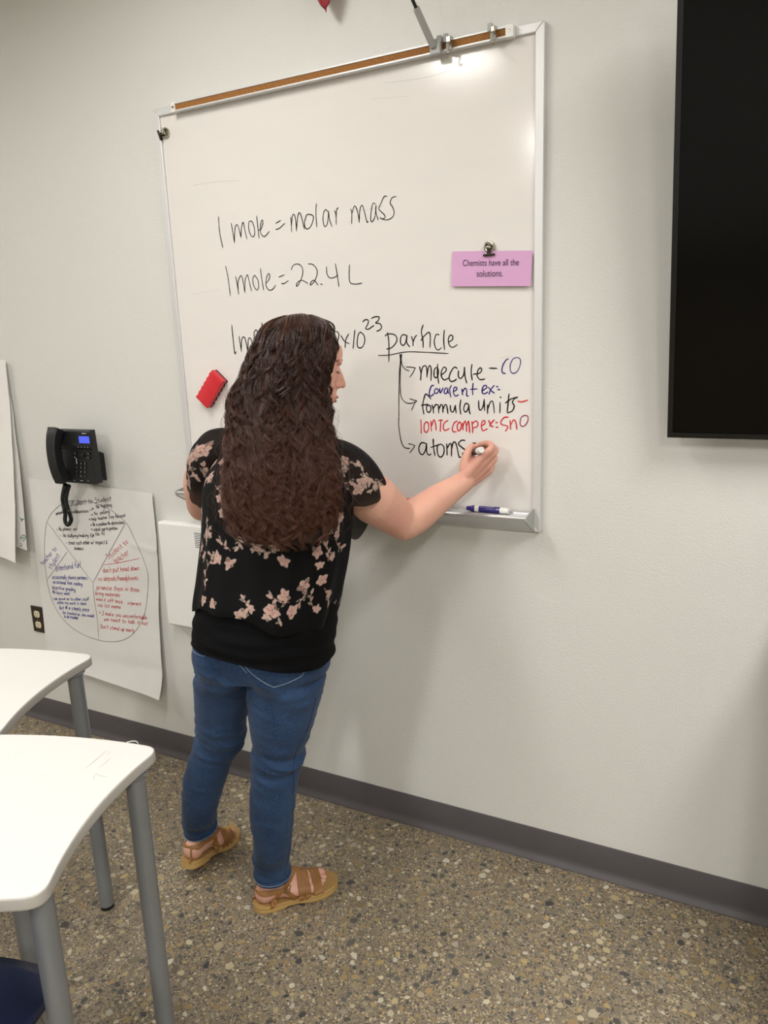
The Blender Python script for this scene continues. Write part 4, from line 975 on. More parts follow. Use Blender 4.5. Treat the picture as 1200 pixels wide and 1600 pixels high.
# ---- key points
SR, SL = V((-0.905, -0.395, 1.228)), V((-1.268, -0.415, 1.248))
EL_R = at(631, 816, y=-0.245); WR_R = at(726, 752, y=-0.112)
EL_L = V((-1.425, -0.30, 1.078)); WR_L = V((-1.315, -0.135, 1.082))
HC = V((-1.012, -0.360, 1.470))                      # middle of the skull
fa, fp = math.radians(50), math.radians(17)
HF = V((math.cos(fa)*math.cos(fp), math.sin(fa)*math.cos(fp), -math.sin(fp)))
HU = V((math.cos(fa)*math.sin(fp), math.sin(fa)*math.sin(fp), math.cos(fp)))
HR = HF.cross(HU)
def hd(r, f, u): return HC+HR*r+HF*f+HU*u

# ---- feet frames
class Foot:
    def __init__(s, heel, ang, side, lift=0.0):
        s.h = V((*heel, 0)); s.d = hdir(ang); s.r = hdir(ang-90); s.side = side; s.lift = lift   # side: +1 right foot
    def __call__(s, a, p, z):
        """a along from the heel, p to the outside, z up; the heel is lifted about the ball of the foot"""
        ball = 0.168
        if s.lift and a < ball:
            th = math.asin(s.lift/ball); da = ball-a
            # gentle bend
            aa = ball-da*math.cos(th)+z*math.sin(th)*0.9; zz_ = z*math.cos(th)+da*math.sin(th)
        else: aa, zz_ = a, z
        q = s.h+s.d*aa+s.r*(p*s.side); q.z = zz_; return q
FR = Foot((-1.180, -0.525), 50, 1)
FL = Foot((-1.430, -0.520), 94, -1, 0.040)
ANK_R, ANK_L = FR(0.062, 0, 0.095), FL(0.066, 0, 0.098)

# ---- body: one continuous skin
bm = new()
SP = 0.020                                            # sandal sole thickness under the foot
for Ft, ank in ((FR, ANK_R), (FL, ANK_L)):
    ell(bm, Ft(0.036, 0.000, SP+0.027), (0.030, 0.030, 0.031))
    limb(bm, [(Ft(0.036, 0, SP+0.030), 0.029), (Ft(0.10, 0.004, SP+0.026), 0.026), (Ft(0.16, 0.006, SP+0.017), 0.018)])
    limb(bm, [(Ft(0.062, -0.002, 0.12), 0.034), (Ft(0.075, -0.003, SP+0.055), 0.032), (Ft(0.115, -0.008, SP+0.040), 0.026), (Ft(0.165, -0.014, SP+0.020), 0.018)])
    limb(bm, [(Ft(0.10, 0.018, SP+0.020), 0.019), (Ft(0.150, 0.027, SP+0.014), 0.0145), (Ft(0.172, 0.027, SP+0.012), 0.012)])
    limb(bm, [(Ft(0.12, -0.018, SP+0.022), 0.021), (Ft(0.165, -0.024, SP+0.016), 0.0165), (Ft(0.178, -0.024, SP+0.015), 0.013)])
    for k, (p0, p1, L_, r) in enumerate(((-0.026, -0.024, 0.218, 0.0110), (-0.008, -0.006, 0.216, 0.0080), (0.006, 0.007, 0.208, 0.0074), (0.018, 0.018, 0.199, 0.0070), (0.029, 0.027, 0.188, 0.0066))):
        limb(bm, [(Ft(0.165-0.004*k, p0*0.9, SP+0.014), r*1.1), (Ft(L_-0.022, p0, SP+r+0.004), r*0.92), (Ft(L_-r, p1, SP+r*0.95), r)], 12, 3)
def leg_nodes(which):
    if which == 'R':
        return [((-1.060, -0.448, 0.86), 0.088), ((-1.060, -0.452, 0.76), 0.097), ((-1.066, -0.460, 0.67), 0.098), ((-1.080, -0.470, 0.57), 0.085), ((-1.090, -0.478, 0.485), 0.065), ((-1.099, -0.487, 0.42), 0.059),
                ((-1.108, -0.499, 0.33), 0.0605), ((-1.115, -0.501, 0.22), 0.051), ((ANK_R.x, ANK_R.y, 0.12), 0.042)]
    return [((-1.214, -0.458, 0.86), 0.082), ((-1.220, -0.460, 0.76), 0.086), ((-1.256, -0.457, 0.66), 0.087), ((-1.290, -0.452, 0.56), 0.075), ((-1.309, -0.447, 0.47), 0.063), ((-1.340, -0.450, 0.40), 0.058),
            ((-1.375, -0.459, 0.31), 0.059), ((-1.402, -0.463, 0.21), 0.049), ((ANK_L.x, ANK_L.y, 0.15), 0.041)]
for w in 'RL':
    nd = leg_nodes(w); limb(bm, [(p, r-0.008) for p, r in nd]+[((FR if w == 'R' else FL)(0.058, 0, 0.085), 0.031)])
torso = [(0.72, -0.455, 309, 514), (0.80, -0.455, 308, 517), (0.86, -0.452, 309, 520), (0.92, -0.450, 312, 523), (0.98, -0.446, 313, 528), (1.05, -0.440, 318, 530), (1.12, -0.432, 322, 532), (1.18, -0.424, 326, 533), (1.235, -0.415, 340, 534), (1.275, -0.406, 375, 520), (1.305, -0.398, 410, 498)]
ang = [95, 95, 95, 93, 91, 89, 87, 86, 86, 86, 84]; dep = [0.132, 0.140, 0.135, 0.122, 0.116, 0.118, 0.120, 0.112, 0.090, 0.072, 0.058]
def torso_levels(grow_w, grow_d, tab=torso):
    out = []
    for (z, yc, l, r), an, dd in zip(tab, ang, dep):
        c, s = level(z, yc, l, r); k = math.radians(an-90-39); b = dd+grow_d
        a2 = max(s*s-(b*math.sin(k))**2, 0.003)/math.cos(k)**2; out.append((c, math.sqrt(a2)+grow_w, b, an))
    return out
P_, _ = oval_rows(torso_levels(-0.022, -0.022), 40, 4); bm_from_rows(bm, P_)
limb(bm, [(SR+V((-0.07, -0.004, 0.006)), 0.048), (SR+V((0, 0, -0.006)), 0.050), (SR.lerp(EL_R, 0.28)+V((0.001, -0.002, -0.006)), 0.0560), (SR.lerp(EL_R, 0.55)+V((0.002, -0.008, -0.004)), 0.0615), (EL_R+V((-0.004, -0.002, 0.002)), 0.0470)])
limb(bm, [(EL_R+V((0.000, 0, -0.001)), 0.0465), (EL_R.lerp(WR_R, 0.22)+V((0, -0.002, -0.004)), 0.0455), (EL_R.lerp(WR_R, 0.55), 0.039), (EL_R.lerp(WR_R, 0.85), 0.0305), (WR_R, 0.0275)])
limb(bm, [(SL+V((0.06, 0, 0.010)), 0.050), (SL, 0.053), (SL.lerp(EL_L, 0.5)+V((-0.012, -0.008, 0)), 0.052), (EL_L, 0.044)])
limb(bm, [(EL_L, 0.043), (EL_L.lerp(WR_L, 0.3), 0.041), (WR_L, 0.026)])
limb(bm, [(V((-1.065, -0.402, 1.255)), 0.062), (V((-1.045, -0.388, 1.33)), 0.050), (hd(0, -0.012, -0.055), 0.050)])
# head and face
ell(bm, hd(0, -0.012, 0.020), (0.071, 0.086, 0.084), (HR, HF, HU)); ell(bm, hd(0, 0.030, -0.020), (0.062, 0.054, 0.080), (HR, HF, HU))
ell(bm, hd(0, 0.026, -0.060), (0.050, 0.046, 0.044), (HR, HF, HU)); ell(bm, hd(0, 0.062, -0.098), (0.018, 0.015, 0.015), (HR, HF, HU))
for s in (-1, 1):
    ell(bm, hd(0.034*s, 0.050, -0.042), (0.022, 0.024, 0.024), (HR, HF, HU)); ell(bm, hd(0.028*s, 0.0705, 0.022), (0.024, 0.008, 0.010), (HR, HF, HU))
    ell(bm, hd(0.0095*s, 0.0885, -0.031), (0.0085, 0.013, 0.0080), (HR, HF, HU)); ell(bm, hd(0.074*s, -0.010, -0.018), (0.007, 0.016, 0.028), (HR, HF, HU))
ell(bm, hd(0, 0.069, 0.036), (0.036, 0.015, 0.030), (HR, HF, HU))
limb(bm, [(hd(0, 0.0765, 0.015), 0.0072), (hd(0, 0.0925, -0.006), 0.0085), (hd(0, 0.1055, -0.026), 0.0088)], 14); ell(bm, hd(0, 0.070, -0.060), (0.030, 0.022, 0.026), (HR, HF, HU)); ell(bm, hd(0, 0.076, -0.018), (0.019, 0.019, 0.032), (HR, HF, HU)); ell(bm, hd(0, 0.084, -0.045), (0.014, 0.010, 0.014), (HR, HF, HU)); ell(bm, hd(0, 0.074, -0.086), (0.022, 0.015, 0.016), (HR, HF, HU))
ell(bm, hd(0, 0.0900, -0.0585), (0.020, 0.0085, 0.0062), (HR, HF, HU)); ell(bm, hd(0, 0.0880, -0.0695), (0.017, 0.0085, 0.0066), (HR, HF, HU))
# right hand: back of the hand, thumb and four fingers closed on the marker
MA, MB = at(752.5, 703, y=-0.146), at(729.5, 710, y=-0.0135)           # marker far end, marker tip
MD = (MB-MA).normalized()
def hp(px, py, y): return at(px, py, y=y)
mcp = [hp(750, 717, -0.112), hp(759, 719, -0.098), hp(763, 727, -0.083), hp(763, 736, -0.070)]
wr2 = WR_R.lerp(hp(740, 735, -0.105), 0.5)
palm_c = hp(743, 728, -0.098)
for k, p in enumerate(mcp):
    base = WR_R+V((0.004*(k-1.5), 0.007*(k-1.2), -0.003*k+0.004))
    limb(bm, [(base, 0.018), (base.lerp(p, 0.5), 0.0155), (p, 0.0115)], 14, 4)
ell(bm, hp(737, 727, -0.088), (0.022, 0.020, 0.026))
fing = [[(mcp[0], 0.0108), (hp(768, 700, -0.100), 0.0096), (hp(762, 692.5, -0.078), 0.0084), (hp(748, 695.5, -0.062), 0.0074)],
        [(mcp[1], 0.0108), (hp(773.5, 705, -0.086), 0.0098), (hp(768, 699, -0.062), 0.0085), (hp(752, 703, -0.050), 0.0076)],
        [(mcp[2], 0.0104), (hp(773, 716, -0.068), 0.0092), (hp(767, 712, -0.046), 0.0080), (hp(751, 714, -0.040), 0.0072)],
        [(mcp[3], 0.0096), (hp(769, 729, -0.052), 0.0082), (hp(763, 725, -0.034), 0.0072), (hp(750, 724, -0.030), 0.0066)]]
for f in fing: limb(bm, f, 12, 4)
limb(bm, [(WR_R.lerp(hp(727, 735, -0.095), 0.6), 0.0165), (hp(727.5, 722, -0.100), 0.0145), (hp(732, 705, -0.094), 0.0105), (hp(736.5, 699, -0.080), 0.0095), (hp(741, 697.5, -0.062), 0.0080)], 14, 4)
# left hand resting on the tray
dl = V((0.55, 0.30, 0.05)).normalized(); q0 = WR_L
for k in range(4):
    b0 = q0+V((0.01*k-0.012, -0.012+0.010*k*-1+0.02, 0.0)); limb(bm, [(q0, 0.017), (q0+dl*0.045+V((-0.010+0.012*k, 0.016-0.012*k, 0)), 0.013), (q0+dl*0.085+V((-0.012+0.014*k, 0.020-0.015*k, -0.010)), 0.0095), (q0+dl*0.108+V((-0.012+0.014*k, 0.020-0.015*k, -0.026)), 0.0080)], 12, 4)
limb(bm, [(q0, 0.015), (q0+V((0.035, -0.030, -0.005)), 0.012), (q0+V((0.070, -0.035, -0.018)), 0.0095)], 12, 4)
body_me = remeshed(bm, 0.0026, 5, 0.5)
_b = bmesh.new(); _b.from_mesh(body_me); bvhS = BVHTree.FromBMesh(_b); _b.free()
body = obj('body', body_me, SKIN, woman, smooth=True)
# nails, eye, brow, lips
NAIL = mat('dark_nail_polish', '#3b3d44', 0.2); TOEN = mat('toe_nail', '#d99c92', 0.3)
p = hp(740.3, 693.6, -0.0665); ell(b := new(), p, (0.0065, 0.003, 0.0042), (V((0.9, 0.2, 0.35)).normalized(), V((0, 1, 0)), V((-0.35, 0, 0.9)).normalized()), 12)
obj('thumb_nail', b, NAIL, body, smooth=True)
EYE = mat('eye_white', '#d9d2cb', 0.15); IRIS = mat('iris', '#3c3228', 0.1); LASH = mat('lashes', '#1b1412', 0.6); BROW = mat('brow_hair', '#6b4a38', 0.8); LIPS = mat('lips', '#b0675f', 0.4)
for s in (-1, 1):
    ec = hd(0.031*s, 0.0640, 0.0020); bb = new(); ell(bb, ec, (0.0118, 0.0118, 0.0118), (HR, HF, HU), 18); eo = obj('eyeball', bb, EYE, body, smooth=True)
    bb = new(); ell(bb, ec+HF*0.0085-HU*0.0025, (0.0056, 0.0042, 0.0056), (HR, HF, HU), 16); obj('iris', bb, IRIS, eo, smooth=True)
    bb = new(); tube(bb, [ec+HR*(0.0128*math.sin(a_))*1.0+HF*(0.0122*math.cos(a_))-HU*0.0034 for a_ in np.linspace(-1.2, 1.2, 9)], 0.0011, 6)
    for a_ in np.linspace(-1.1, 1.1, 13):
        r0 = ec+HR*(0.0128*math.sin(a_))+HF*(0.0122*math.cos(a_))-HU*0.0034; tube(bb, [r0, r0+HF*0.0035*math.cos(a_)+HR*0.003*math.sin(a_)-HU*0.0018, r0+HF*0.0060*math.cos(a_)+HR*0.005*math.sin(a_)-HU*0.0022], [0.0004, 0.0003, 0.0001], 4)
    obj('eyelashes', bb, LASH, body)
    # upper lid: shell over the eyeball
    bb = new(); rows = []
    for j in range(7):
        el_ = math.radians(-16+80*j/6); rows.append([bb.verts.new(ec+(HF*math.cos(el_)*math.cos(a_)+HR*math.cos(el_)*math.sin(a_)+HU*math.sin(el_))*0.0129) for a_ in np.linspace(-1.45, 1.45, 15)])
    for r0, r1 in zip(rows, rows[1:]):
        for k in range(14): bb.faces.new((r0[k], r1[k], r1[k+1], r0[k+1]))
    obj('eyelid', bb, SKIN, body, smooth=True)
    bb = new(); rows = []
    for j in range(5):
        el_ = math.radians(-85+55*j/4); rows.append([bb.verts.new(ec+(HF*math.cos(el_)*math.cos(a_)+HR*math.cos(el_)*math.sin(a_)+HU*math.sin(el_))*0.0126) for a_ in np.linspace(-1.5, 1.5, 15)])
    for r0, r1 in zip(rows, rows[1:]):
        for k in range(14): bb.faces.new((r0[k], r1[k], r1[k+1], r0[k+1]))
    obj('eyelid', bb, SKIN, body, smooth=True)
    bb = new()
    for k in range(26):
        f = k/25; r_ = (0.012+0.036*f)*s; base = hd(r_, 0.0835-0.024*f*f-0.002*f, 0.0235+0.006*math.sin(f*PI)-0.002*f)
        tube(bb, [base-HU*0.002, base+HU*0.0022+HR*0.003*s+HF*0.0012], [0.0007, 0.0002], 4)
    obj('eyebrow', bb, BROW, body)
bb = new()
for k, (u_, f_) in enumerate(((-0.0592, 0.0978), (-0.0690, 0.0962))):
    ell(bb, hd(0, f_-0.0045, u_), (0.0195-0.002*k, 0.0062, 0.0046+0.0006*k), (HR, HF, HU), 18)
obj('lips', bb, LIPS, body, smooth=True)

# ---- the marker she holds
mk = marker(MB, MA, 'white-ended black dry-erase marker held in her writing hand', MT['ink'], MT['white_pl'], mat('dark_maroon_label', '#2c0d0f', 0.35), MT['white_pl'], r=0.0083, tip=True)

# ---- jeans
DENIM = mat('denim', '#2b4162', 0.85, bump=(900, 0.35, 0.0006), vary=(11, '#1d3150', 1.0), spec=0.2, sheen=0.08)
def denim_nodes():
    M = DENIM; nt = M.node_tree; b = nt.nodes['Principled BSDF']; L = nt.links
    src = b.inputs['Base Color'].links[0].from_socket
    tc = nt.nodes.new('ShaderNodeTexCoord'); mp = nt.nodes.new('ShaderNodeMapping'); mp.inputs['Scale'].default_value = (900, 900, 150)
    L.new(tc.outputs['Object'], mp.inputs[0]); n = nt.nodes.new('ShaderNodeTexNoise'); n.inputs['Scale'].default_value = 1.0; n.inputs['Detail'].default_value = 2; L.new(mp.outputs[0], n.inputs[0])
    mx = nt.nodes.new('ShaderNodeMix'); mx.data_type = 'RGBA'; mx.blend_type = 'MIX'; mx.inputs['B'].default_value = lin('#526d90')
    r = nt.nodes.new('ShaderNodeMapRange'); r.inputs[1].default_value = 0.45; r.inputs[2].default_value = 0.8; r.inputs[4].default_value = 0.55; L.new(n.outputs['Fac'], r.inputs[0])
    L.new(r.outputs[0], mx.inputs['Factor']); L.new(src, mx.inputs['A']); L.new(mx.outputs['Result'], b.inputs['Base Color'])
denim_nodes()
bm = new()
hemR, hemL = FR(0.060, 0, 0.087), FL(0.064, 0, 0.091)
for w, he in (('R', hemR), ('L', hemL)):
    nd = leg_nodes(w)[:-1]; z2 = 0.155 if w == 'R' else 0.165; an_ = ANK_R if w == 'R' else ANK_L
    limb(bm, nd+[(V((an_.x, an_.y, z2)), 0.0485), (he, 0.0500)])
jl = torso_levels(-0.008, -0.008)[:4]; P_, _ = oval_rows([(V((c.x, c.y, c.z-0.02)), a, b, an) for c, a, b, an in jl], 40, 4); bm_from_rows(bm, P_)
Fp = hdir(95); Rp = hdir(5); pc = V((-1.148, -0.455, 0.76))
for s in (-1, 1): ell(bm, pc+Rp*(0.076*s+0.006)-Fp*0.052+V((0.0, 0, -0.01)), (0.078, 0.086, 0.105), (Rp, Fp, V((0, 0, 1))))
me = remeshed(bm, 0.0042, 6, 0.5)
a = np.empty(len(me.vertices)*3); me.vertices.foreach_get('co', a); a = a.reshape(-1, 3); nr = np.empty_like(a).ravel(); me.vertices.foreach_get('normal', nr); nr = nr.reshape(-1, 3)
def gauss(z, c, w): return np.exp(-((z-c)/w)**2)
amp = 0.0012+0.0110*gauss(a[:, 2], 0.455, 0.050)+0.0065*gauss(a[:, 2], 0.675, 0.040)+0.0065*gauss(a[:, 2], 0.14, 0.035)+0.0015*gauss(a[:, 2], 0.30, 0.05)
for i in range(len(a)):
    p = a[i]; n1 = noise.noise(V((p[0]*7+p[2]*3, p[1]*7, p[2]*26+p[0]*8))); n2 = noise.noise(V((p[0]*10, p[1]*10+4, p[2]*52+p[0]*14)))
    f = 1-2*abs(n1)*1.4; a[i] += nr[i]*amp[i]*(f*0.8+n2*0.7)
me.vertices.foreach_set('co', a.ravel()); me.update()
# cut the hems flat and open
bmj = bmesh.new(); bmj.from_mesh(me); bpy.data.meshes.remove(me)
bmesh.ops.bisect_plane(bmj, geom=list(bmj.verts)+list(bmj.edges)+list(bmj.faces), plane_co=V((0, 0, 0.852)), plane_no=V((0, 0, 1)), clear_outer=True)
def below(v, R_):
    if R_: return v.co.x > -1.24 and v.co.z < 0.085
    pl = (v.co-hemL).dot(V((0.0, -0.22, 1)).normalized()); return v.co.x < -1.24 and pl < 0 and v.co.z < 0.2
bmesh.ops.delete(bmj, geom=[v for v in bmj.verts if below(v, True) or below(v, False)], context='VERTS')
bvhJ = BVHTree.FromBMesh(bmj)
jeans = obj('jeans', bmj, DENIM, woman, smooth=True); md = jeans.modifiers.new('t', 'SOLIDIFY'); md.thickness = 0.0022; md.offset = -1
STITCH = mat('pale_stitching', '#7c8ea3', 0.8); SEAM = mat('dark_seam', '#1d3150', 0.9)
def on_jeans(pts, w, m_, name, lift=0.0016, thick=True, dash=False):
    bm = new(); P = []
    for q_ in catmull([V((a_, b_, 0)) for a_, b_ in pts], 14):
        h_, n_ = ray(bvhJ, q_.x, q_.y)
        if h_ is not None: P.append((h_, n_))
    if dash:
        for k in range(0, len(P)-2, 2): tube(bm, [P[k][0]+P[k][1]*lift*0.5, P[k+1][0]+P[k+1][1]*lift*0.5], w*0.5, 5)
    else: tube(bm, [h_+n_*lift*0.2 for h_, n_ in P], [(w*0.5, w*0.5)]*len(P), 6)
    return obj(name, bm, m_, jeans)
pk = [(376, 1008), (380, 1035), (393, 1052), (412, 1066), (428, 1074), (452, 1066), (473, 1054), (475, 1038), (476, 1030)]
on_jeans(pk[:5], 0.0022, STITCH, 'pocket_stitching'); on_jeans(pk[4:], 0.0022, STITCH, 'pocket_stitching')
on_jeans([(300, 1012), (305, 1020), (320, 1025), (319, 1010), (318, 998)], 0.0020, STITCH, 'pocket_stitching')
on_jeans([(347, 1002), (351, 1018), (360, 1030), (375, 1040), (386, 1052)], 0.0020, STITCH, 'seat_seam')
on_jeans([(350, 1000), (354, 1017), (363, 1029), (377, 1038)], 0.0028, SEAM, 'seat_seam')
on_jeans([(494, 1090), (480, 1140), (461, 1180), (458, 1230), (457, 1280), (450, 1340), (445, 1366)], 0.0018, SEAM, 'side_seam')
for nm_, he, rr_, tilt_ in (('R', hemR, 0.0515, 0.0), ('L', hemL, 0.0515, 0.22)):
    for dz in (0.006, 0.016):
        bb = new(); pts = []
        for k in range(41):
            a_ = 2*PI*k/40; o_ = V((he.x+0.1*math.cos(a_), he.y+0.1*math.sin(a_), he.z+dz+0.02*0)); o_.z += tilt_*(o_.y-he.y)*0.5
            h_ = bvhJ.ray_cast(o_, (V((he.x, he.y, o_.z))-o_).normalized())
            if h_[0] is not None: pts.append(h_[0]+h_[1]*0.0006)
        if len(pts) > 4: tube(bb, pts, 0.0010, 5); obj('hem_stitching', bb, STITCH if dz < 0.01 else SEAM, jeans)

# ---- camisole hem below the blouse
CAMI = mat('black_jersey', '#08080a', 0.85, bump=(500, 0.2, 0.0004), spec=0.12)
tab2 = [(0.765, -0.457, 307, 518), (0.80, -0.456, 307, 519), (0.84, -0.454, 309, 522), (0.90, -0.450, 313, 525), (0.96, -0.446, 319, 527)]
lv = []
for (z, yc, l, r), an, dd in zip(tab2, [95]*5, [0.150, 0.150, 0.146, 0.134, 0.122]):
    c, s = level(z, yc, l, r); k = math.radians(an-90-39); a2 = max(s*s-(dd*math.sin(k))**2, 0.003)/math.cos(k)**2; lv.append((c, math.sqrt(a2), dd+0.004, an))
P_, th = oval_rows(lv, 220, 12)
nv = P_.shape[0]
for i in range(nv):
    z = P_[i, :, 2].copy(); f = 1-i/(nv-1); cx_, cy_ = P_[i, :, 0].mean(), P_[i, :, 1].mean()
    wv = 0.0016*np.sin(z*170+np.sin(th*3)*2.6+th*2)*(0.4+0.6*f)+0.0012*np.sin(z*90+np.sin(th*2+1)*3); dx_, dy_ = P_[i, :, 0]-cx_, P_[i, :, 1]-cy_; L_ = np.hypot(dx_, dy_)
    butt = 0.010*f*np.exp(-((np.mod(th, 2*PI)-1.5*PI)/0.8)**2)
    P_[i, :, 0] += dx_/L_*(wv+butt); P_[i, :, 1] += dy_/L_*(wv+butt); P_[i, :, 2] += f*(0.004*np.sin(th*2+0.6)-0.018*np.cos(th)-0.006+0.030*np.exp(-((th-1.5*PI)/0.9)**2))
cami = grid_obj('camisole', P_, CAMI, woman); md = cami.modifiers.new('t', 'SOLIDIFY'); md.thickness = 0.0015
# ---- blouse: printed chiffon
PINK, CREAM, ROSE, DARK = [np.array(lin(c_)[:3]) for c_ in ('#ad7a72', '#cdbcae', '#955850', '#070709')]
class Print:
    """the flat printed pattern of the cloth, drawn in cloth coordinates (metres)"""
    def __init__(s, w, h, res=0.0008, wrap=True):
        s.w, s.h, s.res, s.wrap = w, h, res, wrap; s.nx, s.ny = int(w/res), int(h/res); s.img = np.tile(DARK, (s.ny, s.nx, 1)).astype(np.float64)
        s.xx, s.yy = np.meshgrid((np.arange(s.nx)+0.5)*res, (np.arange(s.ny)+0.5)*res)
    def win(s, cx, cy, r):
        x0, x1 = int((cx-r)/s.res), int((cx+r)/s.res)+2; y0, y1 = max(0, int((cy-r)/s.res)), min(s.ny, int((cy+r)/s.res)+2)
        ix = np.arange(x0, x1); ok = np.ones(len(ix), bool)
        if s.wrap: jx = ix % s.nx
        else: ok = (ix >= 0) & (ix < s.nx); ix = ix[ok]; jx = ix
        if y1 <= y0 or len(jx) == 0: return None
        X, Y = np.meshgrid((ix+0.5)*s.res-cx, (np.arange(y0, y1)+0.5)*s.res-cy); return np.ix_(np.arange(y0, y1), jx), X, Y
    def put(s, sl, m, col):
        m = np.clip(m, 0, 1)[..., None]; s.img[sl] = s.img[sl]*(1-m)+col*m
    def petal(s, cx, cy, L, W, a, fill, outline=True, filled=1.0):
        mx, my = cx+math.cos(a)*L/2, cy+math.sin(a)*L/2; w_ = s.win(mx, my, L*0.75)
        if w_ is None: return
        sl, X, Y = w_; u = (X*math.cos(a)+Y*math.sin(a))/(L/2); v = (-X*math.sin(a)+Y*math.cos(a))/(W/2)
        shape = np.sqrt(u*u+(v/(1-0.25*u))**2); e = s.res/(W/2)
        tone = np.clip(0.5+0.5*u+0.35*np.sin(v*5+u*3), 0, 1)[..., None]; col = fill*(1-tone*0.55)+CREAM*tone*0.55
        if filled > 0: s.put(sl, (1-shape)/e*filled, col)
        if outline: s.put(sl, 1-np.abs(shape-1)/(1.15*e), CREAM*0.85)
    def line(s, pts, wd, col):
        for (x0, y0), (x1, y1) in zip(pts, pts[1:]):
            L = math.hypot(x1-x0, y1-y0); w_ = s.win((x0+x1)/2, (y0+y1)/2, L/2+wd*2)
            if w_ is None: continue
            sl, X, Y = w_; X = X+(x0+x1)/2-x0; Y = Y+(y0+y1)/2-y0; t = np.clip((X*(x1-x0)+Y*(y1-y0))/(L*L+1e-12), 0, 1)
            d = np.hypot(X-t*(x1-x0), Y-t*(y1-y0)); s.put(sl, (wd*0.5-d)/s.res+0.6, col)
    def flower(s, cx, cy, R, rg):
        n = 5; a0 = rg.random()*6.28
        for k in range(n):
            a = a0+2*PI*k/n+rg.uniform(-0.2, 0.2); kind = rg.random()
            s.petal(cx+math.cos(a)*R*0.12, cy+math.sin(a)*R*0.12, R*rg.uniform(0.6, 1.1), R*rg.uniform(0.5, 0.85), a, PINK if kind < 0.7 else ROSE, True, 1.0 if kind < 0.75 else 0.15)
        for _ in range(7): a = rg.random()*6.28; r_ = R*0.22*rg.random(); s.petal(cx+math.cos(a)*r_, cy+math.sin(a)*r_, R*0.12, R*0.10, a, CREAM, False)
    def sprig(s, cx, cy, R, a, rg):
        pts = []; x, y = cx, cy; b = a
        for k in range(9): pts.append((x, y)); b += rg.uniform(-0.25, 0.3); x += math.cos(b)*R*0.2; y += math.sin(b)*R*0.2
        s.line(pts, 0.0014, PINK*0.9)
        for k in range(2, 9, 2):
            sd = 1 if (k//2) % 2 else -1; s.petal(*pts[k], R*rg.uniform(0.35, 0.6), R*rg.uniform(0.14, 0.22), a+sd*rg.uniform(0.5, 1.1), ROSE if rg.random() < 0.5 else PINK, True, 1.0 if rg.random() < 0.55 else 0.0)
        s.petal(*pts[-1], R*0.5, R*0.26, b, PINK)
    def cluster(s, cx, cy, R, rg):
        s.sprig(cx, cy, R*1.5, rg.random()*6.28, rg); s.sprig(cx, cy, R*1.2, rg.random()*6.28, rg); s.flower(cx, cy, R, rg)
        a = rg.random()*6.28; s.flower(cx+math.cos(a)*R*1.4, cy+math.sin(a)*R*1.4, R*0.7, rg)
    def sample(s, x, y):
        ix = (x/s.res).astype(int); ix = ix % s.nx if s.wrap else np.clip(ix, 0, s.nx-1); iy = np.clip((y/s.res).astype(int), 0, s.ny-1); return s.img[iy, ix]
rp = random.Random(11)
CHIFFON = attr_mat('printed_chiffon', 'Col', 0.7, 0.15, bump=(600, 0.15, 0.0004))
tab3 = [(0.872, -0.455, 309, 525), (0.90, -0.454, 309, 529), (0.95, -0.450, 312, 533), (1.00, -0.446, 315, 538), (1.06, -0.440, 318, 543), (1.12, -0.433, 318, 546), (1.17, -0.426, 320, 545), (1.22, -0.418, 330, 543), (1.262, -0.410, 350, 532), (1.293, -0.402, 385, 512), (1.315, -0.397, 412, 497)]
an3 = [95, 95, 94, 92, 90, 88, 87, 86, 86, 86, 84]; dp3 = [0.158, 0.158, 0.150, 0.144, 0.140, 0.138, 0.133, 0.118, 0.096, 0.076, 0.060]
lv = []
for (z, yc, l, r), an, dd in zip(tab3, an3, dp3):
    c, s = level(z, yc, l, r); k = math.radians(an-90-39); a2 = max(s*s-(dd*math.sin(k))**2, 0.0025)/math.cos(k)**2; lv.append((c, math.sqrt(a2), dd, an))
P_, th = oval_rows(lv, 760, 30); nv = P_.shape[0]
for i in range(nv):
    f = 1-i/(nv-1); cx_, cy_ = P_[i, :, 0].mean(), P_[i, :, 1].mean(); z = P_[i, 0, 2]; dx_, dy_ = P_[i, :, 0]-cx_, P_[i, :, 1]-cy_; L_ = np.hypot(dx_, dy_)
    wv = 0.0055*f**0.7*(np.sin(th*9+z*6+1.3*np.sin(th*2))*0.5+np.sin(th*17+2-z*9)*0.28+np.sin(th*4+z*14)*0.5)
    P_[i, :, 0] += dx_/L_*wv; P_[i, :, 1] += dy_/L_*wv
    P_[i, :, 2] += f**3*(0.012*np.sin(th*3+0.5)+0.006*np.sin(th*8)-0.016*np.cos(th-0.2)+0.012*np.exp(-((th-1.45*PI)/0.8)**2))
CIRC, HGT = 1.12, 0.64
U = np.tile(th/(2*PI)*CIRC, (nv, 1)); Vv = np.vstack([np.zeros(len(th)), np.cumsum(np.linalg.norm(np.diff(P_, axis=0), axis=2), axis=0)])
pr = Print(CIRC, HGT)
bmb = new(); bm_from_rows(bmb, P_[::4, ::8]); bmb.faces.ensure_lookup_table(); ncol = P_[::4, ::8].shape[1]; bvhB = BVHTree.FromBMesh(bmb); bmb.free()
def cloth_uv(px, py):
    d = (CR*((px-600)/FPX) - CU*((py-800)/FPX) + CF).normalized(); h = bvhB.ray_cast(CAM, d)
    if h[0] is None or h[2] >= ncol*(P_[::4].shape[0]-1): return None
    i, k = divmod(h[2], ncol); return (k+0.5)*8/len(th)*CIRC, Vv[min(i*4+2, nv-1), min(k*8+4, len(th)-1)]
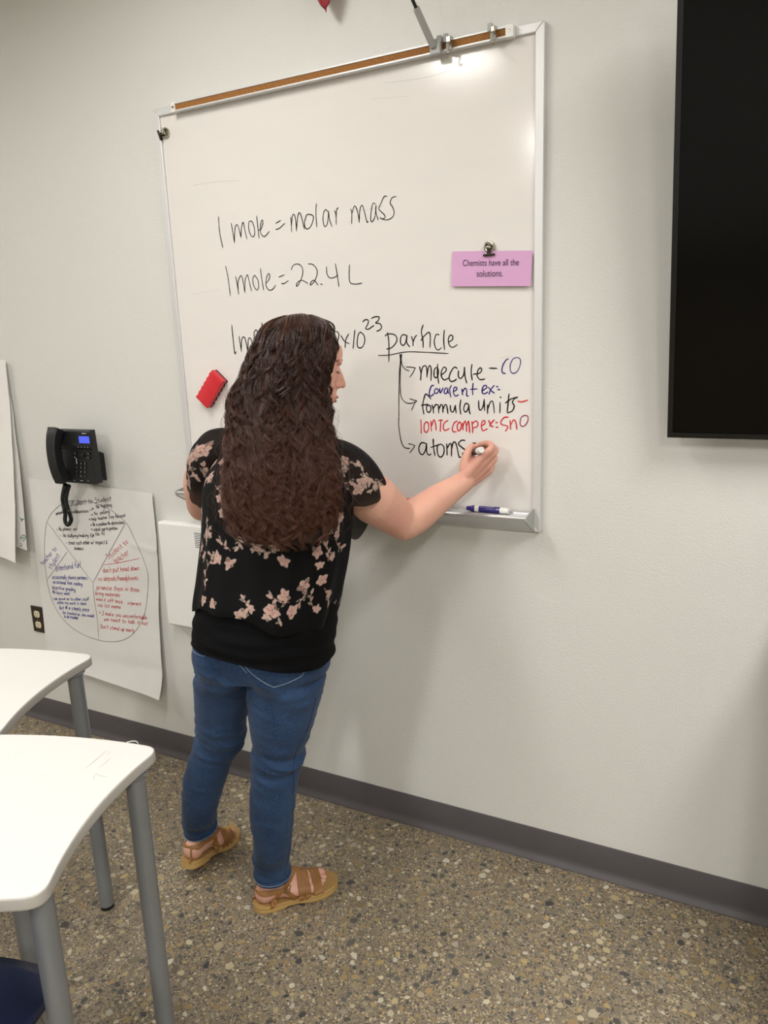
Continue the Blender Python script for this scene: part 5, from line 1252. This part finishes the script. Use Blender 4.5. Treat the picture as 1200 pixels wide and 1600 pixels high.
for kind, px, py, R in (('f', 341, 874, .017), ('f', 362, 882, .014), ('s', 345, 866, .024), ('s', 360, 858, .022), ('f', 372, 826, .011), ('f', 381, 843, .012), ('s', 375, 835, .02), ('f', 319, 868, .015), ('s', 322, 890, .03), ('s', 321, 920, .028), ('f', 318, 938, .013), ('f', 329, 944, .013),
                        ('c', 406, 842, .015), ('s', 430, 835, .028), ('f', 428, 852, .012), ('s', 436, 860, .024), ('f', 444, 878, .014), ('f', 470, 838, .012), ('s', 455, 832, .024), ('f', 493, 862, .014), ('s', 500, 850, .026), ('f', 503, 884, .012), ('s', 512, 875, .026), ('f', 519, 872, .012),
                        ('f', 473, 914, .020), ('s', 480, 925, .024), ('f', 447, 930, .016), ('s', 455, 940, .026), ('f', 458, 954, .019), ('f', 425, 952, .019), ('s', 438, 950, .02), ('f', 412, 962, .010), ('f', 384, 958, .012), ('f', 370, 960, .013), ('f', 392, 950, .010), ('s', 388, 955, .02), ('s', 486, 950, .024), ('f', 497, 952, .011),
                        ('f', 505, 905, .018), ('s', 508, 920, .03), ('f', 515, 930, .014), ('f', 520, 948, .012), ('s', 521, 960, .02), ('f', 334, 725, .015), ('f', 330, 745, .014), ('s', 335, 760, .028), ('f', 340, 780, .012), ('f', 347, 720, .015), ('f', 351, 735, .012), ('s', 350, 760, .026), ('f', 345, 800, .012), ('f', 352, 690, .013), ('f', 345, 665, .013), ('f', 532, 810, .014), ('s', 536, 800, .022), ('f', 528, 835, .013), ('s', 525, 845, .026)):
    uv = cloth_uv(px, py)
    if uv: {'f': lambda: pr.flower(uv[0], uv[1], R, rp), 's': lambda: pr.sprig(uv[0], uv[1], R, rp.random()*6.28, rp), 'c': lambda: pr.cluster(uv[0], uv[1], R, rp)}[kind]()
for _ in range(10):
    u_ = rp.uniform(0.60, 0.74); v_ = rp.uniform(0.03, 0.5); pr.cluster(u_, v_, rp.uniform(0.010, 0.014), rp)
for _ in range(26):                                    # the side turned away from the camera
    u_ = rp.uniform(0.06, 0.52); v_ = rp.uniform(0.03, 0.42); pr.cluster(u_, v_, rp.uniform(0.012, 0.019), rp)
for _ in range(8):
    u_ = rp.uniform(0.62, 1.0); v_ = rp.uniform(0.30, 0.55); pr.cluster(u_, v_, rp.uniform(0.012, 0.017), rp)
blouse = grid_obj('blouse', P_, CHIFFON, woman, attr=pr.sample(U, Vv)); md = blouse.modifiers.new('t', 'SOLIDIFY'); md.thickness = 0.0010; md.offset = -1
SLV = attr_mat('sheer_sleeve', 'Col', 0.7, 0.15, alpha=0.88)
def sleeve(c_list, flowers, seed, freq=7, amp=0.012):
    """c_list: (centre, radius a, radius b, axis direction, 'hang' extra) from shoulder to hem"""
    n = 260; rows = []; per = 22; CW, CL = 2*PI*0.066, sum((V(b_[0])-V(a_[0])).length for a_, b_ in zip(c_list, c_list[1:]))+0.02; prn = Print(CW, CL); rgs = random.Random(seed)
    th = np.linspace(0, 2*PI, n, endpoint=False); cen = [V(c_[0]) for c_ in c_list]; K = len(c_list)
    cc = catmull(cen, per); T, N = frames(cc); T = [t_.normalized() for t_ in T]; m_ = len(cc); P = np.zeros((m_, n, 3))
    up = V((0, 0, 1))
    for i in range(m_):
        f = i/(m_-1)*(K-1); k = min(int(f), K-2); g = f-k; g = g*g*(3-2*g); ra = c_list[k][1]*(1-g)+c_list[k+1][1]*g; rb = c_list[k][2]*(1-g)+c_list[k+1][2]*g; hg = c_list[k][3]*(1-g)+c_list[k+1][3]*g
        t_ = T[i]; s_ = t_.cross(up); s_ = s_.normalized() if s_.length > 0.15 else V((1, 0, 0)); u_ = s_.cross(t_).normalized(); fr = i/(m_-1)
        for j in range(n):
            a_ = th[j]; w = 1+amp/ra*fr*math.sin(a_*freq+seed+3*math.sin(a_))+0.4*amp/ra*fr*math.sin(a_*13+seed)
            down = max(0.0, -math.sin(a_)); p = cc[i]+s_*(math.cos(a_)*ra*w)+u_*(math.sin(a_)*rb*w)+V((0, 0, -hg*down)); P[i, j] = p
    U_ = np.tile(th/(2*PI)*CW, (m_, 1)); V_ = np.tile(np.linspace(0, CL*0.999, m_)[:, None], (1, n))
    for _ in range(flowers):
        u0, v0 = rgs.uniform(0, CW), rgs.uniform(0.03, CL-0.01); (prn.cluster if rgs.random() < 0.35 else (prn.flower if rgs.random() < 0.5 else lambda x, y, r, g_: prn.sprig(x, y, r*1.6, g_.random()*6.28, g_)))(u0, v0, rgs.uniform(0.014, 0.021), rgs)
    return grid_obj('sleeve', P, SLV, blouse, attr=prn.sample(U_, V_))
d_r = (EL_R-SR).normalized()
def cape_sleeve(top, hem, z1, z0, rx, ry, flowers, seed, flap_dir, flap):
    """short sleeve that falls from the shoulder like a little cape; the raised arm comes out below its hem"""
    n, m_ = 420, 180; th = np.linspace(0, 2*PI, n, endpoint=False); CW, CL = 2*PI*(rx+ry)/2, 0.34; prn = Print(CW, CL); rgs = random.Random(seed); P = np.zeros((m_, n, 3))
    hang = flap*np.exp(-((np.angle(np.exp(1j*(th-math.radians(flap_dir)))))/0.62)**2)
    for i in range(m_):
        s_ = i/(m_-1); a_ = s_*PI/2; r = math.sin(a_)**0.78; zc = z0+(z1-z0)*math.cos(a_)**0.80; c = V((*top, 0)).lerp(V((*hem, 0)), s_)
        w = 1+0.045*s_**2*np.sin(th*7+seed+2*np.sin(th))+0.02*s_*np.sin(th*15+seed)
        P[i, :, 0] = c.x+rx*r*w*np.cos(th); P[i, :, 1] = c.y+ry*r*w*np.sin(th); P[i, :, 2] = zc-hang*s_**2+0.006*s_**2*np.sin(th*4+1)
    V_ = np.vstack([np.zeros(n), np.cumsum(np.linalg.norm(np.diff(P, axis=0), axis=2), axis=0)]); U_ = np.tile(th/(2*PI)*CW, (m_, 1))
    for _ in range(flowers):
        u0, v0 = rgs.uniform(0, CW), rgs.uniform(0.05, 0.26); (prn.cluster if rgs.random() < 0.4 else prn.flower)(u0, v0, rgs.uniform(0.013, 0.019), rgs)
        if rgs.random() < 0.5: prn.sprig(u0+0.03, v0, 0.03, rgs.random()*6.28, rgs)
    return grid_obj('sleeve', P, SLV, blouse, attr=prn.sample(U_, V_))
cape_sleeve((-0.965, -0.402), (-0.897, -0.362), 1.296, 1.150, 0.087, 0.108, 17, 5, 122, 0.135)
d_l = (EL_L-SL).normalized()
sleeve([(SL+V((0.075, 0, 0.016)), 0.058, 0.054, 0), (SL+V((0.02, 0, 0.004)), 0.066, 0.063, 0.0), (SL+d_l*0.04+V((0.004, -0.006, 0)), 0.066, 0.064, 0.008), (SL+d_l*0.09+V((0.014, -0.012, -0.004)), 0.065, 0.064, 0.020), (SL+d_l*0.120+V((0.024, -0.016, -0.004)), 0.064, 0.062, 0.030)], 20, 9, freq=5, amp=0.006)

# ---- sandals
TAN = mat('tan_sole', '#ba985e', 0.6, bump=(160, 0.1, 0.0006)); STRAP = mat('brown_strap', '#9a6c3c', 0.55, bump=(500, 0.15, 0.0004), vary=(30, '#8d6135', 0.6)); INSOLE = mat('insole', '#a5834e', 0.7)
def sandal(Ft, lb):
    halfw = [(0.0, 0.004), (0.006, 0.019), (0.02, 0.029), (0.045, 0.0335), (0.08, 0.032), (0.11, 0.033), (0.15, 0.041), (0.18, 0.0455), (0.205, 0.044), (0.225, 0.036), (0.240, 0.022), (0.2465, 0.004)]
    cen = lambda a_: 0.004*math.sin(min(a_/0.25, 1)*PI)-0.006*max(0, (a_-0.16)/0.09)
    def outl(k): return [(a_, cen(a_)+w*k) for a_, w in halfw]+[(a_, cen(a_)-w*k) for a_, w in reversed(halfw)]
    so = None
    def loft(zs, m_, nm, par, k0=1.0):
        bm = new(); R_ = []
        for z, k in zs:
            pts = catmull([V((a_, p_, 0)) for a_, p_ in outl(k*k0)], 4, closed=True)
            R_.append([bm.verts.new(Ft(q_.x, q_.y, (z(q_.x) if callable(z) else z))) for q_ in pts])
        n = len(R_[0])
        for r0, r1 in zip(R_, R_[1:]):
            for k in range(n): bm.faces.new((r0[k], r0[(k+1) % n], r1[(k+1) % n], r1[k]))
        bm.faces.new(R_[0][::-1]); bm.faces.new(R_[-1]); bmesh.ops.recalc_face_normals(bm, faces=bm.faces)
        return auto_smooth(obj(nm, bm, m_, par), 45)
    bot = lambda a_: 0.0008 if a_ < 0.082 or a_ > 0.15 else 0.0008+0.0045*min(1, (a_-0.082)/0.004)*(1-max(0, (a_-0.12)/0.03))
    s0 = loft([(bot, 0.97), (lambda a_: bot(a_)+0.003, 1.0), (0.0115, 1.0), (0.0122, 0.985), (0.0128, 0.985), (0.0135, 1.0), (0.0185, 1.005), (0.0205, 0.985)], TAN, 'sandal', woman)
    s0['label'] = lb
    loft([(0.0200, 0.93), (0.0216, 0.92)], INSOLE, 'insole', s0)
    def strap(pts, w, nm='strap', th_=0.0024):
        """pts: local (a, p, z); width runs along the foot"""
        P = catmull([V(q_) for q_ in pts], 7); bm = new(); R_ = []
        def snug(q_):
            w_ = Ft(*q_)
            if q_.z < 0.026: return w_
            o_ = Ft(q_.x if 0.04 < q_.x else 0.04, cen(q_.x)*0.5, 0.040 if q_.z < 0.062 else q_.z*0.9-0.01); d_ = (w_-o_).normalized(); h_ = bvhS.ray_cast(o_+d_*0.12, -d_)
            return h_[0]+d_*0.0012+(w_-w_) if h_[0] is not None and (h_[0]-w_).length < 0.035 else w_
        for i, q_ in enumerate(P):
            a0 = P[max(i-1, 0)]; a1 = P[min(i+1, len(P)-1)]; t_ = (a1-a0).normalized(); c0 = V((q_.x, cen(q_.x), 0.030)); nn = (q_-c0); nn.x *= 0.25; nn = (nn-t_*nn.dot(t_)).normalized(); sd = t_.cross(nn).normalized()
            R_.append([bm.verts.new(Ft(*(q_+sd*(w/2*sx)+nn*(th_*sz)))) for sx, sz in ((-1, 0), (1, 0), (1, 1), (0.85, 1.25), (-0.85, 1.25), (-1, 1))]) if False else None
            lo_, hi_ = snug(q_-sd*(w/2)), snug(q_+sd*(w/2)); N_ = (Ft(*(q_+nn*0.01))-Ft(*q_)).normalized()*th_; R_.append([bm.verts.new(v_) for v_ in (lo_-N_*0.3, hi_-N_*0.3, hi_+N_*0.8, hi_.lerp(lo_, 0.1)+N_, hi_.lerp(lo_, 0.9)+N_, lo_+N_*0.8)])
        for r0, r1 in zip(R_, R_[1:]):
            for k in range(6): bm.faces.new((r0[k], r0[(k+1) % 6], r1[(k+1) % 6], r1[k]))
        bm.faces.new(R_[0][::-1]); bm.faces.new(R_[-1]); bmesh.ops.recalc_face_normals(bm, faces=bm.faces); return auto_smooth(obj(nm, bm, STRAP, s0), 50)
    def over(a0, a1, h, w, wi=0.040, wo=0.040):        # a strap across the foot, from the inner to the outer side
        am = (a0+a1)/2; strap([(a0, -wi, 0.014), (a0, -wi-0.0005, 0.026), (a0*0.7+am*0.3, -wi*0.78, h*0.86), (am, -wi*0.30, h), (am*0.6+a1*0.4, wo*0.25, h*0.93), (a1, wo*0.78, h*0.66), (a1, wo+0.001, 0.025), (a1, wo, 0.014)], w)
    over(0.186, 0.176, 0.0510, 0.027, 0.041, 0.043); over(0.160, 0.146, 0.0590, 0.0165, 0.037, 0.041); over(0.142, 0.128, 0.0660, 0.0165, 0.035, 0.039)
    # ankle strap round the heel, riser straps and buckle
    strap([(0.112, -0.020, 0.074), (0.085, -0.037, 0.072), (0.050, -0.038, 0.069), (0.018, -0.030, 0.066), (-0.001, 0.000, 0.065), (0.018, 0.030, 0.064), (0.050, 0.0375, 0.061), (0.078, 0.038, 0.058)], 0.0165)
    strap([(0.126, -0.018, 0.070), (0.118, -0.002, 0.080), (0.108, 0.016, 0.082), (0.096, 0.030, 0.074), (0.083, 0.0375, 0.062)], 0.0150)
    strap([(0.078, 0.0385, 0.062), (0.062, 0.0365, 0.042), (0.048, 0.0345, 0.022), (0.044, 0.0335, 0.014)], 0.0135)
    strap([(0.076, 0.0390, 0.060), (0.094, 0.0370, 0.044), (0.110, 0.0350, 0.024), (0.113, 0.0345, 0.014)], 0.0135)
    strap([(0.090, -0.0385, 0.074), (0.100, -0.037, 0.050), (0.108, -0.0345, 0.024), (0.110, -0.0340, 0.014)], 0.0135)
    strap([(0.006, -0.012, 0.062), (0.003, -0.014, 0.045), (0.004, -0.014, 0.018)], 0.007)
    bm = new(); c_ = V((0.088, 0.0405, 0.066)); loop = [(c_.x-0.008, c_.y+0.001, c_.z-0.010), (c_.x-0.002, c_.y+0.001, c_.z+0.009), (c_.x+0.011, c_.y-0.001, c_.z+0.006), (c_.x+0.005, c_.y+0.001, c_.z-0.012)]
    tube(bm, [Ft(*q_) for q_ in loop+[loop[0]]], 0.0014, 6); tube(bm, [Ft(c_.x-0.004, c_.y+0.002, c_.z), Ft(c_.x+0.008, c_.y+0.001, c_.z-0.003)], 0.0010, 6)
    obj('buckle', bm, mat('bronze_buckle', '#8b6a45', 0.4, 0.5), s0)
    return s0
sandal(FR, 'brown strappy sandal flat on the floor'); sandal(FL, 'brown strappy sandal with raised heel')

# ---- hair: dense mass plus thousands of curly locks
HL = [(1.584, -0.352, 444, 486, .010), (1.576, -0.354, 426, 500, .036), (1.560, -0.360, 411, 518, .066), (1.530, -0.366, 400, 522, .088), (1.495, -0.375, 390, 515, .100), (1.450, -0.395, 380, 513, .104), (1.400, -0.425, 362, 516, .098), (1.350, -0.462, 360, 520, .086), (1.300, -0.503, 357, 523, .070),
      (1.250, -0.540, 354, 531, .056), (1.200, -0.565, 352, 536, .048), (1.150, -0.582, 355, 533, .044), (1.115, -0.588, 366, 526, .040), (1.078, -0.590, 396, 508, .030)]
hl = []
for z, yc, l, r, b in HL: c, s = level(z, yc, l, r); hl.append([c.x, c.y, c.z, s, b])
hl = np.array(hl); o_ = []
for i in range(len(hl)-1):
    p0, p1, p2, p3 = hl[max(i-1, 0)], hl[i], hl[i+1], hl[min(i+2, len(hl)-1)]
    for k in range(6): t = k/6; o_.append(0.5*((2*p1)+(-p0+p2)*t+(2*p0-5*p1+4*p2-p3)*t*t+(-p0+3*p1-3*p2+p3)*t**3))
hl = np.array(o_+[hl[-1]])
dist = np.concatenate([[0], np.cumsum(np.hypot(np.diff(hl[:, 2]), np.diff(hl[:, 3])*0.7))]); TOT = dist[-1]
er = np.array(ER); ev = np.array((-ER.y, ER.x, 0.0))
def hair_at(t, th, rho):
    """t 0..1 from the parting to the tips"""
    s = t*TOT; q = np.stack([np.interp(s, dist, hl[:, k]) for k in range(5)], -1)
    return q[..., :3]+er*(q[..., 3]*np.cos(th)*rho)[..., None]+ev*(q[..., 4]*np.sin(th)*rho)[..., None], q
tt, thh = np.meshgrid(np.linspace(0, 0.965, 70), np.linspace(0, 2*PI, 90, endpoint=False), indexing='ij')
Pm, _ = hair_at(tt, thh, 0.86-0.10*np.clip(0.12-tt, 0, 1)*0)
nz_ = np.array([[noise.noise(V((math.cos(b)*5, math.sin(b)*5, a*16))) for b in thh[0]] for a in tt[:, 0]])
cen_ = Pm.mean(axis=1, keepdims=True); Pm = cen_+(Pm-cen_)*(0.96+0.10*nz_[..., None])
HAIRC = attr_mat('curly_brown_hair', 'Col', 0.36, 0.5, sheen=0.0)
SC = HC+HU*0.020-HF*0.012
def off_skull(P, pad):
    d = P-np.array(SC); r = np.stack([d@np.array(HR)/(0.071+pad), d@np.array(HF)/(0.086+pad), d@np.array(HU)/(0.084+pad)], -1); L = np.linalg.norm(r, axis=-1, keepdims=True)
    P = np.array(SC)+d*np.where(L < 1, 1/np.maximum(L, 0.2), 1); d = P-np.array(SC); f = d@np.array(HF); u = d@np.array(HU)
    lim = 0.066+np.maximum(0, u-0.02)*0.55; over = np.where((f > lim) & (u > -0.11) & (u < 0.075), f-lim, 0)      # the hairline leaves the face free
    return P-over[..., None]*np.array(HF)
Pm = off_skull(Pm, 0.002)
hair_root = grid_obj('hair', Pm, mat('hair_depth', '#1c100b', 0.8), woman)
rs = np.random.RandomState(5)
def locks(ng, ns, npts, name, spread, r0, fly=0.0, seed=0, trange=(0.0, 0.0)):
    rs = np.random.RandomState(seed); N_ = ng*ns
    th_g = rs.uniform(-PI*1.02, -0.16, ng) if True else None
    far_side = rs.rand(ng) < 0.16; th_g = np.where(far_side, rs.uniform(0.9, 2.2, ng), th_g)
    rho_g = np.where(rs.rand(ng) < 0.35, rs.uniform(0.82, 0.92, ng), rs.uniform(0.90, 1.04, ng)); end_g = np.clip(rs.uniform(0.82, 1.0, ng)-0.06*np.abs(np.cos(th_g))**3*rs.rand(ng), 0, 1)
    short = rs.rand(ng) < 0.16; end_g = np.where(short, end_g*rs.uniform(0.55, 0.95, ng), end_g)
    lam_g = rs.uniform(0.048, 0.088, ng); ph_g = rs.uniform(0, 4.6, ng)+3.0*np.sin(th_g*3.0)+2.0*np.sin(th_g*7.0+1)+rho_g*14; amp_g = rs.uniform(0.0045, 0.0115, ng); hand_g = np.where(rs.rand(ng) < 0.65, 1, -1); t0_g = np.where(rs.rand(ng) < 0.30, rs.uniform(0.05, 0.5, ng), 0.0); col_g = rs.rand(ng)
    gi = np.repeat(np.arange(ng), ns); t = np.linspace(0, 1, npts)[None, :]; t0 = t0_g[gi][:, None]; T_ = t0+(end_g[gi][:, None]*(1+rs.uniform(-0.03, 0.02, N_)[:, None])-t0)*t; T_ = np.clip(T_, 0, 1.0)
    th = th_g[gi][:, None]+(rs.randn(N_)*spread)[:, None]+0.10*np.sin(T_*7+ph_g[gi][:, None]); rho = (rho_g[gi]+rs.uniform(-0.02, 0.02, N_))[:, None]*np.ones_like(T_)
    P, q = hair_at(T_, th, rho); s = T_*TOT; grow = np.clip(s/0.16, 0, 1)**0.8
    ph = ph_g[gi][:, None]+hand_g[gi][:, None]*2*PI*s/lam_g[gi][:, None]+rs.randn(N_)[:, None]*0.16+0.5*np.sin(T_*9+ph_g[gi][:, None]*3); A = (amp_g[gi]*(1+rs.randn(N_)*0.18))[:, None]*grow*(1+0.5*T_)
    nrm = er*np.cos(th)[..., None]+ev*np.sin(th)[..., None]; tan = -er*np.sin(th)[..., None]+ev*np.cos(th)[..., None]
    P = P+nrm*(A*0.60*np.cos(ph)+A*0.1)[..., None]+tan*(A*np.sin(ph))[..., None]
    if fly:
        d = rs.randn(N_, 3); d[:, 2] = np.abs(d[:, 2])*0.6; P = P+(d[:, None, :]*fly*(t**1.3)[..., None])+nrm*(fly*0.9*t*np.abs(rs.randn(N_))[:, None])[..., None]
    P = off_skull(P, 0.004+0.006*(rho_g[gi]-0.84)[:, None]/0.19)
    # tubes with three sides
    dP = np.gradient(P, axis=1); dP /= np.linalg.norm(dP, axis=-1, keepdims=True)+1e-9; a1 = np.cross(dP, np.array([0.3, 0.5, 0.8])); a1 /= np.linalg.norm(a1, axis=-1, keepdims=True)+1e-9; a2 = np.cross(dP, a1)
    rad = (r0*(1-0.75*t**3)*rs.uniform(0.7, 1.3, N_)[:, None])[..., None, None]; ang_ = np.array([0, 2*PI/3, 4*PI/3])
    ring = a1[:, :, None, :]*np.cos(ang_)[None, None, :, None]+a2[:, :, None, :]*np.sin(ang_)[None, None, :, None]; W = (P[:, :, None, :]+ring*rad).reshape(-1, 3)
    idx = np.arange(N_*npts*3).reshape(N_, npts, 3); nx = np.roll(idx, -1, axis=2); Q = np.stack([idx[:, :-1], nx[:, :-1], nx[:, 1:], idx[:, 1:]], -1).reshape(-1, 4)
    c0, c1, c2 = [np.array(lin(c_)[:3]) for c_ in ('#26120b', '#462618', '#6f4128')]; w1 = (col_g[gi][:, None]*0.8+rs.rand(N_)[:, None]*0.25); base = c0*(1-w1[..., None])+c1*w1[..., None]
    tip = np.clip((T_-0.35)/0.6, 0, 1)*(0.25+0.5*rs.rand(N_)[:, None]); col = base*(1-tip[..., None])+c2*tip[..., None]; col = np.repeat(col[:, :, None, :], 3, axis=2).reshape(-1, 3)
    me = bpy.data.meshes.new(name); me.vertices.add(len(W)); me.vertices.foreach_set('co', W.astype(np.float32).ravel()); me.loops.add(Q.size); me.loops.foreach_set('vertex_index', Q.astype(np.int32).ravel())
    me.polygons.add(len(Q)); me.polygons.foreach_set('loop_start', np.arange(0, Q.size, 4, dtype=np.int32)); me.polygons.foreach_set('loop_total', np.full(len(Q), 4, dtype=np.int32)); me.update(calc_edges=True)
    ca = me.color_attributes.new('Col', 'FLOAT_COLOR', 'POINT'); a4 = np.ones((len(W), 4), np.float32); a4[:, :3] = col; ca.data.foreach_set('color', a4.ravel())
    o = obj(name, me, HAIRC, hair_root, smooth=True); o['kind'] = 'stuff'; return o
locks(300, 18, 58, 'curly_locks', 0.018, 0.00060, seed=3)
locks(260, 2, 50, 'stray_hairs', 0.20, 0.00032, fly=0.014, seed=8)
